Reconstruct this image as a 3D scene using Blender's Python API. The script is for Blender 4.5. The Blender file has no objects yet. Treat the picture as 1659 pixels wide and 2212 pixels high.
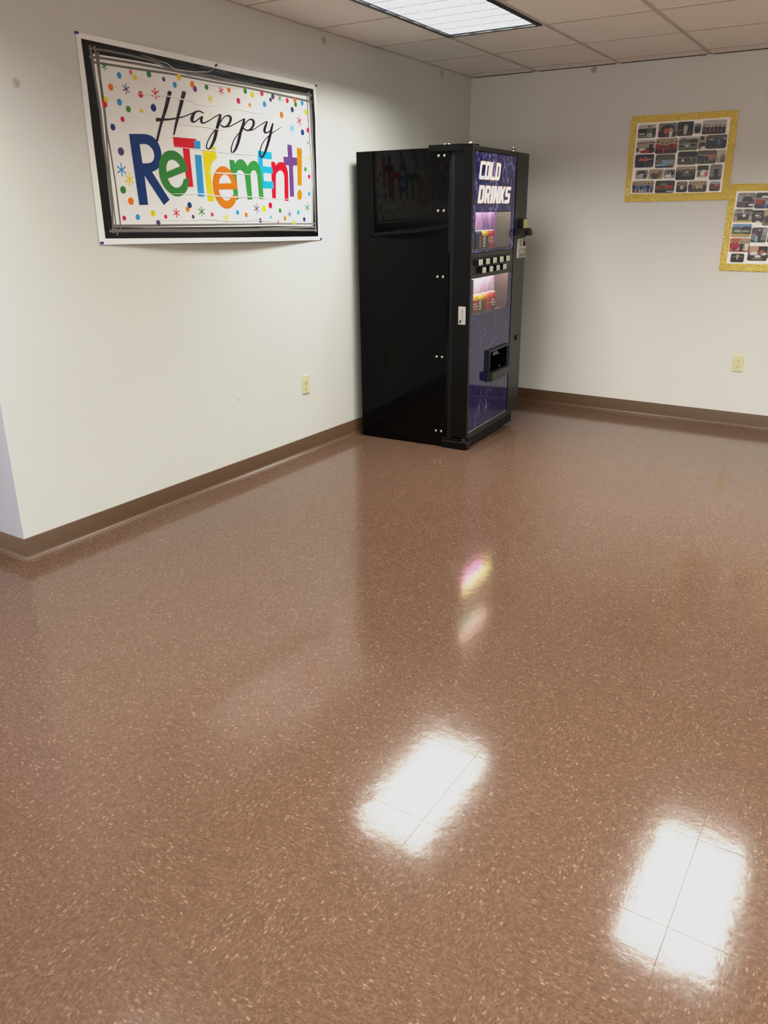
import bpy, bmesh, math, random
from mathutils import Vector, Matrix
random.seed(7)
sc = bpy.context.scene
COL = sc.collection
PI = math.pi
T = 0.3048            # floor tile
G = 0.6096            # ceiling grid
H = 2.449             # ceiling height
LW = 4.276            # length of the left wall
GX, GY = 0.5308, -0.1699   # ceiling grid origin
TX, TY = 2.3136, -4.4459   # floor tile origin

LAMP = 70.0
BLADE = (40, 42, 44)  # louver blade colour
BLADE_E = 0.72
TUBE = 28.0           # vending display tube radiance
SIGN_E = 0.26
EXPO = 0.0
FILL = 142.0
FILL2 = 7.0
CEIL_FILL = 95.0

# ------------------------------------------------------------------ helpers
def lin(c):
    def f(v):
        v /= 255.0
        return v / 12.92 if v <= 0.04045 else ((v + 0.055) / 1.055) ** 2.4
    return tuple(f(v) for v in c[:3]) + (1.0,)

class NT:
    """small node-tree builder"""
    def __init__(s, name):
        s.m = bpy.data.materials.new(name); s.m.use_nodes = True
        s.t = s.m.node_tree; s.t.nodes.clear()
        s.out = s.t.nodes.new('ShaderNodeOutputMaterial')
    def n(s, typ, ins=None, **props):
        nd = s.t.nodes.new('ShaderNode' + typ)
        for k, v in props.items(): setattr(nd, k, v)
        for k, v in (ins or {}).items(): s.set(nd.inputs[k], v)
        return nd
    def set(s, sock, v):
        if isinstance(v, bpy.types.NodeSocket): s.t.links.new(v, sock)
        else: sock.default_value = v
    def math(s, op, a, b=0.0, c=None):
        nd = s.t.nodes.new('ShaderNodeMath'); nd.operation = op
        s.set(nd.inputs[0], a); s.set(nd.inputs[1], b)
        if c is not None: s.set(nd.inputs[2], c)
        return nd.outputs[0]
    def mix(s, f, a, b, blend='MIX'):
        nd = s.t.nodes.new('ShaderNodeMix'); nd.data_type = 'RGBA'; nd.blend_type = blend
        s.set(nd.inputs[0], f); s.set(nd.inputs[6], a); s.set(nd.inputs[7], b)
        return nd.outputs[2]
    def ramp(s, f, stops, interp='LINEAR'):
        nd = s.t.nodes.new('ShaderNodeValToRGB'); cr = nd.color_ramp; cr.interpolation = interp
        while len(cr.elements) < len(stops): cr.elements.new(0.5)
        for e, (p, c) in zip(cr.elements, stops):
            e.position = p; e.color = c if len(c) == 4 else tuple(c) + (1,)
        s.set(nd.inputs[0], f); return nd.outputs[0]
    def bump(s, h, strength=0.2, dist=0.01):
        nd = s.n('Bump', {'Strength': strength, 'Distance': dist, 'Height': h}); return nd.outputs[0]
    def done(s, sock):
        s.t.links.new(sock, s.out.inputs[0]); return s.m

def pm(name, rgb, rough=0.5, metal=0.0, spec=0.5, coat=0.0, emit=None, estr=0.0, bump=None, vary=0.0):
    k = NT(name)
    base = lin(rgb)
    tc = k.n('TexCoord').outputs['Object']
    ins = {'Roughness': rough, 'Metallic': metal, 'Specular IOR Level': spec, 'Coat Weight': coat, 'Coat Roughness': 0.05}
    if vary:
        nz = k.n('TexNoise', {'Vector': tc, 'Scale': 9.0, 'Detail': 4.0}).outputs[0]
        ins['Base Color'] = k.mix(nz, tuple(c * (1 - vary) for c in base[:3]) + (1,), tuple(min(1, c * (1 + vary)) for c in base[:3]) + (1,))
    else: ins['Base Color'] = base
    if emit is not None:
        ins['Emission Color'] = lin(emit); ins['Emission Strength'] = estr
    if bump:
        nz = k.n('TexNoise', {'Vector': tc, 'Scale': bump[0], 'Detail': 3.0}).outputs[0]
        ins['Normal'] = k.bump(nz, bump[1], bump[2])
    return k.done(k.n('BsdfPrincipled', ins).outputs[0])

class MB:
    """collects shapes into one mesh"""
    def __init__(s): s.v = []; s.f = []; s.mi = []; s.sm = []; s.cols = []
    def face(s, pts, mi=0, smooth=False, col=None):
        b = len(s.v); s.v += [tuple(p) for p in pts]; s.f.append(tuple(range(b, b + len(pts)))); s.mi.append(mi); s.sm.append(smooth); s.cols.append(col)
    def mesh(s, vs, fs, mi=0, smooth=False):
        b = len(s.v); s.v += [tuple(p) for p in vs]
        for f in fs: s.f.append(tuple(i + b for i in f)); s.mi.append(mi); s.sm.append(smooth); s.cols.append(None)
    def box(s, x0, x1, y0, y1, z0, z1, mi=0):
        vs = [(x, y, z) for x in (x0, x1) for y in (y0, y1) for z in (z0, z1)]
        s.mesh(vs, [(0, 1, 3, 2), (4, 6, 7, 5), (0, 4, 5, 1), (2, 3, 7, 6), (0, 2, 6, 4), (1, 5, 7, 3)], mi)
    def cyl(s, c, r, h, axis=2, n=16, mi=0, r2=None, smooth=True, caps=True):
        r2 = r if r2 is None else r2
        def P(a, rr, k):
            p = [0, 0, 0]; i, j = [(1, 2), (2, 0), (0, 1)][axis]
            p[i] = rr * math.cos(a); p[j] = rr * math.sin(a); p[axis] = k
            return (c[0] + p[0], c[1] + p[1], c[2] + p[2])
        vs = [P(2 * PI * q / n, r, 0) for q in range(n)] + [P(2 * PI * q / n, r2, h) for q in range(n)]
        s.mesh(vs, [(q, (q + 1) % n, n + (q + 1) % n, n + q) for q in range(n)], mi, smooth)
        if caps: s.mesh(vs, [tuple(range(n - 1, -1, -1)), tuple(range(n, 2 * n))], mi)
    def lathe(s, c, prof, n=24, mi=0):
        # prof: list of (r, z)
        vs = []
        for r, z in prof: vs += [(c[0] + r * math.cos(2 * PI * q / n), c[1] + r * math.sin(2 * PI * q / n), c[2] + z) for q in range(n)]
        for i in range(len(prof) - 1):
            m = mi[i] if isinstance(mi, (list, tuple)) else mi
            s.mesh([], [], 0)
            b = 0
            fs = [(i * n + q, i * n + (q + 1) % n, (i + 1) * n + (q + 1) % n, (i + 1) * n + q) for q in range(n)]
            base = len(s.v)
            ring = vs[i * n:(i + 2) * n]
            s.mesh(ring, [(q, (q + 1) % n, n + (q + 1) % n, n + q) for q in range(n)], m, True)
    def build(s, name, mats, parent=None, bevel=0.0, seg=2, merge=True):
        me = bpy.data.meshes.new(name); me.from_pydata(s.v, [], s.f)
        mats = mats if isinstance(mats, (list, tuple)) else [mats]
        for m in mats: me.materials.append(m)
        for p, mi, sm in zip(me.polygons, s.mi, s.sm): p.material_index = mi; p.use_smooth = sm
        if any(c is not None for c in s.cols):
            ca = me.color_attributes.new('Col', 'FLOAT_COLOR', 'CORNER')
            for p, c in zip(me.polygons, s.cols):
                for li in p.loop_indices: ca.data[li].color = c or (1, 1, 1, 1)
        elif merge:
            bm = bmesh.new(); bm.from_mesh(me); bmesh.ops.remove_doubles(bm, verts=bm.verts, dist=1e-6)
            bmesh.ops.recalc_face_normals(bm, faces=bm.faces); bm.to_mesh(me); bm.free()
        me.update()
        o = bpy.data.objects.new(name, me); COL.objects.link(o)
        if parent is not None: o.parent = parent
        if bevel:
            md = o.modifiers.new('bevel', 'BEVEL'); md.width = bevel; md.segments = seg; md.limit_method = 'ANGLE'; md.angle_limit = 0.6
        return o

def thing(name, label, cat, loc=(0, 0, 0), rot=(0, 0, 0), group=None):
    o = bpy.data.objects.new(name, None); COL.objects.link(o)
    o.empty_display_size = 0.1; o.location = loc; o.rotation_euler = rot
    return tag(o, label, cat, group)
def tag(o, label, cat, group=None):
    o['label'] = label; o['category'] = cat
    if group: o['group'] = group
    return o
def struct(o): o['kind'] = 'structure'; return o
def copy_tree(o, parent=None):
    c = o.copy(); COL.objects.link(c); c.parent = parent
    for ch in list(o.children): copy_tree(ch, c)
    return c

# ------------------------------------------------------------------ materials
def wall_mat(name, rgb, spots=()):
    k = NT(name)
    pos = k.n('NewGeometry').outputs['Position']
    n1 = k.n('TexNoise', {'Vector': pos, 'Scale': 2.2, 'Detail': 3.0}).outputs[0]
    c = lin(rgb)
    col = k.mix(n1, tuple(v * 0.96 for v in c[:3]) + (1,), tuple(min(1, v * 1.03) for v in c[:3]) + (1,))
    for (p, r, amt, sc_) in spots:
        d = k.n('VectorMath', {0: pos, 1: p}, operation='DISTANCE').outputs['Value']
        nz = k.n('TexNoise', {'Vector': pos, 'Scale': 60.0, 'Detail': 2.0}).outputs[0]
        d2 = k.math('ADD', d, k.math('MULTIPLY', k.math('SUBTRACT', nz, 0.5), r * 1.6))
        f = k.n('MapRange', {'Value': d2, 'From Min': r * 0.4, 'From Max': r, 'To Min': amt, 'To Max': 0.0}).outputs[0]
        col = k.mix(f, col, lin(sc_))
    fine = k.n('TexNoise', {'Vector': pos, 'Scale': 160.0, 'Detail': 3.0}).outputs[0]
    nrm = k.bump(fine, 0.10, 0.004)
    return k.done(k.n('BsdfPrincipled', {'Base Color': col, 'Roughness': 0.5, 'Specular IOR Level': 0.3, 'Normal': nrm}).outputs[0])

def floor_mat():
    k = NT('vinyl_tile')
    pos = k.n('NewGeometry').outputs['Position']
    xyz = k.n('SeparateXYZ', {0: pos}); x, y = xyz.outputs[0], xyz.outputs[1]
    u = k.math('DIVIDE', k.math('SUBTRACT', x, TX), T); v = k.math('DIVIDE', k.math('SUBTRACT', y, TY), T)
    iu, iv = k.math('FLOOR', u), k.math('FLOOR', v)
    par = k.math('FLOORED_MODULO', k.math('ADD', iu, iv), 2.0)
    along = k.math('ADD', k.math('MULTIPLY', par, x), k.math('MULTIPLY', k.math('SUBTRACT', 1.0, par), y))
    across = k.math('ADD', k.math('MULTIPLY', par, y), k.math('MULTIPLY', k.math('SUBTRACT', 1.0, par), x))
    rnd = k.n('TexWhiteNoise', {'Vector': k.n('CombineXYZ', {0: iu, 1: iv, 2: 0.0}).outputs[0]}, noise_dimensions='3D').outputs['Value']
    def vec(fa, fl, off):
        return k.n('CombineXYZ', {0: k.math('MULTIPLY', across, fa), 1: k.math('MULTIPLY', along, fl), 2: k.math('MULTIPLY_ADD', rnd, 37.0, off)}).outputs[0]
    # two-tone streaky marbling
    nz = k.n('TexNoise', {'Vector': vec(175, 82, 0.0), 'Scale': 1.0, 'Detail': 3.0, 'Roughness': 0.6, 'Distortion': 0.9}).outputs[0]
    base = k.ramp(nz, [(0.36, lin(FC[0])), (0.47, lin(FC[1])), (0.53, lin(FC[2])), (0.66, lin(FC[3]))])
    # pale chips
    wob = k.n('TexNoise', {'Vector': vec(300, 160, 2.0), 'Scale': 1.0, 'Detail': 1.0}).outputs[0]
    for fa, fl, off, amp in ((140, 66, 5.0, 0.62), (230, 120, 15.0, 0.45)):
        vo = k.n('TexVoronoi', {'Vector': vec(fa, fl, off), 'Scale': 1.0, 'Randomness': 1.0}, feature='F1')
        cr = k.n('SeparateColor', {0: vo.outputs['Color']})
        st = k.math('POWER', k.math('MAXIMUM', k.math('DIVIDE', k.math('SUBTRACT', cr.outputs[0], 0.66), 0.34), 0.0), 1.8)
        inside = k.math('LESS_THAN', k.math('MULTIPLY_ADD', k.math('SUBTRACT', wob, 0.5), 0.5, vo.outputs['Distance']), 0.36)
        base = k.mix(k.math('MULTIPLY', k.math('MULTIPLY', st, inside), amp), base, lin(FC[4]))
    vo2 = k.n('TexVoronoi', {'Vector': vec(80, 34, 9.0), 'Scale': 1.0, 'Randomness': 1.0}, feature='F1')
    c2 = k.n('SeparateColor', {0: vo2.outputs['Color']})
    chip2 = k.math('MULTIPLY', k.math('GREATER_THAN', c2.outputs[1], 0.86), k.math('LESS_THAN', vo2.outputs['Distance'], 0.42))
    base = k.mix(k.math('MULTIPLY', chip2, 0.45), base, lin(FC[0]))
    # slight tone shift from tile to tile and across the room
    big = k.n('TexNoise', {'Vector': pos, 'Scale': 0.8, 'Detail': 2.0}).outputs[0]
    base = k.mix(k.math('MULTIPLY_ADD', big, 0.22, k.math('MULTIPLY', rnd, 0.08)), base, lin(FC[5]), 'MULTIPLY')
    # seams
    def edge(w):
        return k.math('GREATER_THAN', k.math('ABSOLUTE', k.math('SUBTRACT', k.math('FRACT', w), 0.5)), 0.4970)
    seam = k.math('MAXIMUM', edge(u), edge(v))
    base = k.mix(k.math('MULTIPLY', seam, 0.14), base, (0.02, 0.012, 0.01, 1))
    # wax: rough clearcoat with a gentle ripple
    r1 = k.n('TexNoise', {'Vector': pos, 'Scale': 20.0, 'Detail': 3.0}).outputs[0]
    r2 = k.n('TexNoise', {'Vector': vec(260, 90, 3.0), 'Scale': 1.0, 'Detail': 1.0}).outputs[0]
    nrm = k.bump(k.math('MULTIPLY_ADD', r2, 0.12, r1), FB[0], FB[1])
    rough = k.math('MULTIPLY_ADD', seam, 0.10, k.math('MULTIPLY_ADD', r2, 0.06, FB[2]))
    spec = k.math('MULTIPLY', k.math('SUBTRACT', 1.0, k.math('MULTIPLY', seam, 0.8)), FB[3])
    return k.done(k.n('BsdfPrincipled', {'Base Color': base, 'Roughness': rough, 'Specular IOR Level': spec, 'Normal': nrm}).outputs[0])

FC = [(78, 57, 45), (84, 62, 49), (90, 67, 54), (97, 73, 60), (140, 116, 100), (214, 205, 198)]
FB = [0.10, 0.003, 0.085, 0.44]

M = {}
M['wall'] = wall_mat('wall_paint', (206, 205, 199), [
    ((0, -3.979, 1.939), 0.022, 0.5, (120, 95, 75)), ((0, -1.917, 2.405), 0.030, 0.5, (110, 85, 65)), ((0, -0.476, 2.413), 0.03, 0.5, (110, 85, 65)),
    ((0, -2.83, 0.46), 0.006, 0.9, (60, 50, 45)), ((0, -3.9, 0.40), 0.01, 0.3, (235, 232, 225))])
M['wall_back'] = wall_mat('wall_paint_back', (206, 203, 197), [
    ((0.966, 0, 2.424), 0.032, 0.55, (110, 80, 65)), ((2.20, 0, 0.535), 0.008, 0.4, (140, 130, 115)), ((1.45, 0, 0.30), 0.012, 0.3, (160, 150, 140)),
    ((2.27, 0, 0.40), 0.006, 0.4, (150, 140, 125)), ((2.05, 0, 0.21), 0.010, 0.3, (150, 140, 130))])
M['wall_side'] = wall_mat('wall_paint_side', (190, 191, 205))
M['ceiling'] = pm('ceiling_tile', (248, 245, 240), 0.9, spec=0.1, bump=(220.0, 0.35, 0.004), vary=0.04)
M['grid'] = pm('ceiling_grid', (200, 192, 183), 0.6, spec=0.2)
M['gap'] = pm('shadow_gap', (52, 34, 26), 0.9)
M['floor'] = floor_mat()
M['base'] = pm('cove_base_vinyl', (84, 62, 44), 0.33, spec=0.4, bump=(14.0, 0.06, 0.01), vary=0.08)
M['black'] = pm('gloss_black', (3, 3, 3), 0.05, spec=0.10, bump=(2.6, 0.05, 0.02))
M['doorside'] = pm('door_black', (8, 8, 8), 0.22, spec=0.15)
M['frame'] = pm('frame_charcoal', (27, 27, 25), 0.38, spec=0.32, bump=(400.0, 0.15, 0.001))
M['matt'] = pm('matt_black', (8, 8, 8), 0.6, spec=0.2)
M['void'] = pm('dark_void', (3, 3, 3), 0.9, spec=0.05)
M['chrome'] = pm('screw_chrome', (178, 178, 175), 0.35, metal=1.0)
M['white_lit'] = pm('button_white', (190, 184, 168), 0.4)
M['plate'] = pm('plate_grey', (178, 174, 164), 0.4, metal=0.3)
M['greyplate'] = pm('coin_grey', (120, 118, 110), 0.45, metal=0.2)
M['mark'] = pm('print_dark', (58, 52, 46), 0.6)
M['yellow'] = pm('label_yellow', (190, 184, 84), 0.5)
M['palegreen'] = pm('label_pale', (190, 196, 130), 0.5)
M['red_led'] = pm('coin_red', (92, 22, 24), 0.3)
M['ivory'] = pm('outlet_ivory', (206, 196, 154), 0.35, spec=0.4)
M['slot'] = pm('outlet_slot', (70, 58, 38), 0.6)
M['tape'] = pm('painter_tape', (38, 62, 128), 0.7)
M['fixture_black'] = pm('fixture_black', (14, 13, 18), 0.5)
M['housing'] = pm('fixture_housing', (120, 120, 120), 0.6)

# ------------------------------------------------------------------ measured outlines (metres, in the plane of the banner / boards)
L=[('navy',[(-0.6049,0.0564),(-0.5305,0.0617),(-0.5051,0.0625),(-0.4727,0.0584),(-0.4487,0.0445),(-0.4326,0.0259),(-0.4235,-0.0026),(-0.424,-0.0239),(-0.4326,-0.051),(-0.4477,-0.0758),(-0.4647,-0.0886),(-0.4922,-0.0977),(-0.4033,-0.2183),(-0.4438,-0.2429),(-0.5408,-0.1155),(-0.5389,-0.2425),(-0.5909,-0.2444)],[(-0.5495,0.0177),(-0.5112,0.0208),(-0.4902,0.0143),(-0.4738,-0.0004),(-0.4676,-0.021),(-0.4727,-0.0424),(-0.4896,-0.0565),(-0.5125,-0.0616),(-0.5448,-0.0631)]),('red',[(-0.3399,0.063),(-0.1866,0.0648),(-0.1914,0.0216),(-0.2385,0.0183),(-0.2378,-0.1561),(-0.281,-0.1573),(-0.2827,0.0175),(-0.3389,0.0192)],None),('blue',[(-0.2033,0.0572),(-0.1588,0.0564),(-0.1629,0.0148),(-0.2068,0.0153)],None),('blue',[(-0.2052,-0.0071),(-0.1602,-0.0078),(-0.1688,-0.2006),(-0.2126,-0.2001)],None),('yellow',[(-0.1488,0.0167),(-0.1059,0.0171),(-0.1042,0.0052),(-0.0878,0.0259),(-0.0728,0.0356),(-0.0576,0.041),(-0.054,0.0103),(-0.0526,-0.0162),(-0.0785,-0.0287),(-0.0942,-0.0427),(-0.1038,-0.0653),(-0.1072,-0.1055),(-0.104,-0.2215),(-0.1467,-0.222)],None),('red',[(0.3824,-0.0078),(0.4164,-0.01),(0.419,-0.0266),(0.4383,-0.0127),(0.4613,-0.0064),(0.4861,-0.0065),(0.5058,-0.0146),(0.5202,-0.0323),(0.5285,-0.0583),(0.5255,-0.1221),(0.5176,-0.2104),(0.4815,-0.2101),(0.4922,-0.0835),(0.4851,-0.0627),(0.4703,-0.0515),(0.4568,-0.0503),(0.4358,-0.0569),(0.4195,-0.0705),(0.4143,-0.0889),(0.4017,-0.2025),(0.3681,-0.1999)],None),('sky',[(0.2735,0.0403),(0.391,0.039),(0.3901,0.002),(0.3111,0.0016),(0.3096,-0.0348),(0.387,-0.0371),(0.3899,-0.0697),(0.3103,-0.0698),(0.3075,-0.1107),(0.3871,-0.1112),(0.3869,-0.1485),(0.2688,-0.149)],None),('green2',[(0.041,-0.0169),(0.079,-0.0178),(0.082,-0.0353),(0.0971,-0.0197),(0.1207,-0.0097),(0.1431,-0.0104),(0.1643,-0.0208),(0.1798,-0.041),(0.1986,-0.0246),(0.2161,-0.0158),(0.2351,-0.0116),(0.2555,-0.0143),(0.2727,-0.0259),(0.2853,-0.043),(0.2919,-0.0731),(0.2941,-0.2038),(0.2541,-0.205),(0.2549,-0.0973),(0.2517,-0.0747),(0.241,-0.0613),(0.2267,-0.0594),(0.2092,-0.0664),(0.1992,-0.0793),(0.1954,-0.2074),(0.1571,-0.2086),(0.1524,-0.0913),(0.1453,-0.0752),(0.1316,-0.0653),(0.1132,-0.0631),(0.0956,-0.0692),(0.0859,-0.0846),(0.0835,-0.2106),(0.0492,-0.2111)],None),('purple',[(0.5339,0.0884),(0.5751,0.0873),(0.5776,0.0232),(0.6211,0.0243),(0.6203,-0.0176),(0.5786,-0.0211),(0.5741,-0.1869),(0.5344,-0.1877),(0.5397,-0.0222),(0.5053,-0.0204),(0.4935,-0.01),(0.492,0.0224),(0.5345,0.024)],None),('orange',[(0.6212,0.0779),(0.67,0.0731),(0.6531,-0.1251),(0.614,-0.1235)],None),('orange',[(0.6519,-0.1764),(0.6504,-0.1841),(0.6474,-0.1913),(0.6431,-0.1976),(0.6377,-0.2024),(0.6316,-0.2055),(0.6254,-0.2066),(0.6193,-0.2056),(0.6138,-0.2028),(0.6093,-0.1981),(0.6061,-0.1921),(0.6044,-0.185),(0.6043,-0.1774),(0.6058,-0.1697),(0.6088,-0.1625),(0.6131,-0.1563),(0.6184,-0.1515),(0.6243,-0.1485),(0.6305,-0.1473),(0.6366,-0.1482),(0.6421,-0.151),(0.6466,-0.1556),(0.6499,-0.1616),(0.6517,-0.1687)],None),('green',[(-0.3591,0.0034),(-0.3281,0.0004),(-0.2947,-0.0168),(-0.2711,-0.0485),(-0.2648,-0.0829),(-0.4017,-0.124),(-0.3863,-0.1495),(-0.365,-0.1627),(-0.3413,-0.1635),(-0.3197,-0.1531),(-0.3053,-0.1388),(-0.3011,-0.1247),(-0.2603,-0.1121),(-0.2669,-0.1404),(-0.2822,-0.1718),(-0.3104,-0.1949),(-0.3439,-0.2034),(-0.375,-0.2004),(-0.4072,-0.183),(-0.4371,-0.1537),(-0.4506,-0.1189),(-0.4512,-0.0787),(-0.4409,-0.0435),(-0.4201,-0.0184),(-0.3909,-0.002)],[(-0.4029,-0.0941),(-0.3131,-0.0649),(-0.3202,-0.0537),(-0.3382,-0.0409),(-0.3612,-0.0372),(-0.3837,-0.0446),(-0.3977,-0.0601),(-0.4029,-0.0765)]),('orange',[(-0.0155,-0.0497),(0.0089,-0.0524),(0.036,-0.0637),(0.0585,-0.0833),(0.0761,-0.1127),(0.0829,-0.1403),(0.0807,-0.159),(-0.0614,-0.1638),(-0.0586,-0.1785),(-0.0461,-0.1988),(-0.0275,-0.2146),(-0.0084,-0.2178),(0.0125,-0.2117),(0.0291,-0.1998),(0.0382,-0.1891),(0.075,-0.1896),(0.0686,-0.2061),(0.0498,-0.2298),(0.0242,-0.25),(-0.0098,-0.2573),(-0.0413,-0.2529),(-0.0696,-0.2336),(-0.0897,-0.2087),(-0.0986,-0.1794),(-0.1007,-0.1501),(-0.098,-0.1231),(-0.0869,-0.0958),(-0.0679,-0.0727),(-0.041,-0.0558)],[(-0.054,-0.1352),(0.0403,-0.1305),(0.0356,-0.1141),(0.0235,-0.0984),(0.0068,-0.0899),(-0.0091,-0.0894),(-0.0299,-0.0982),(-0.0465,-0.1146)])]
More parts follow.
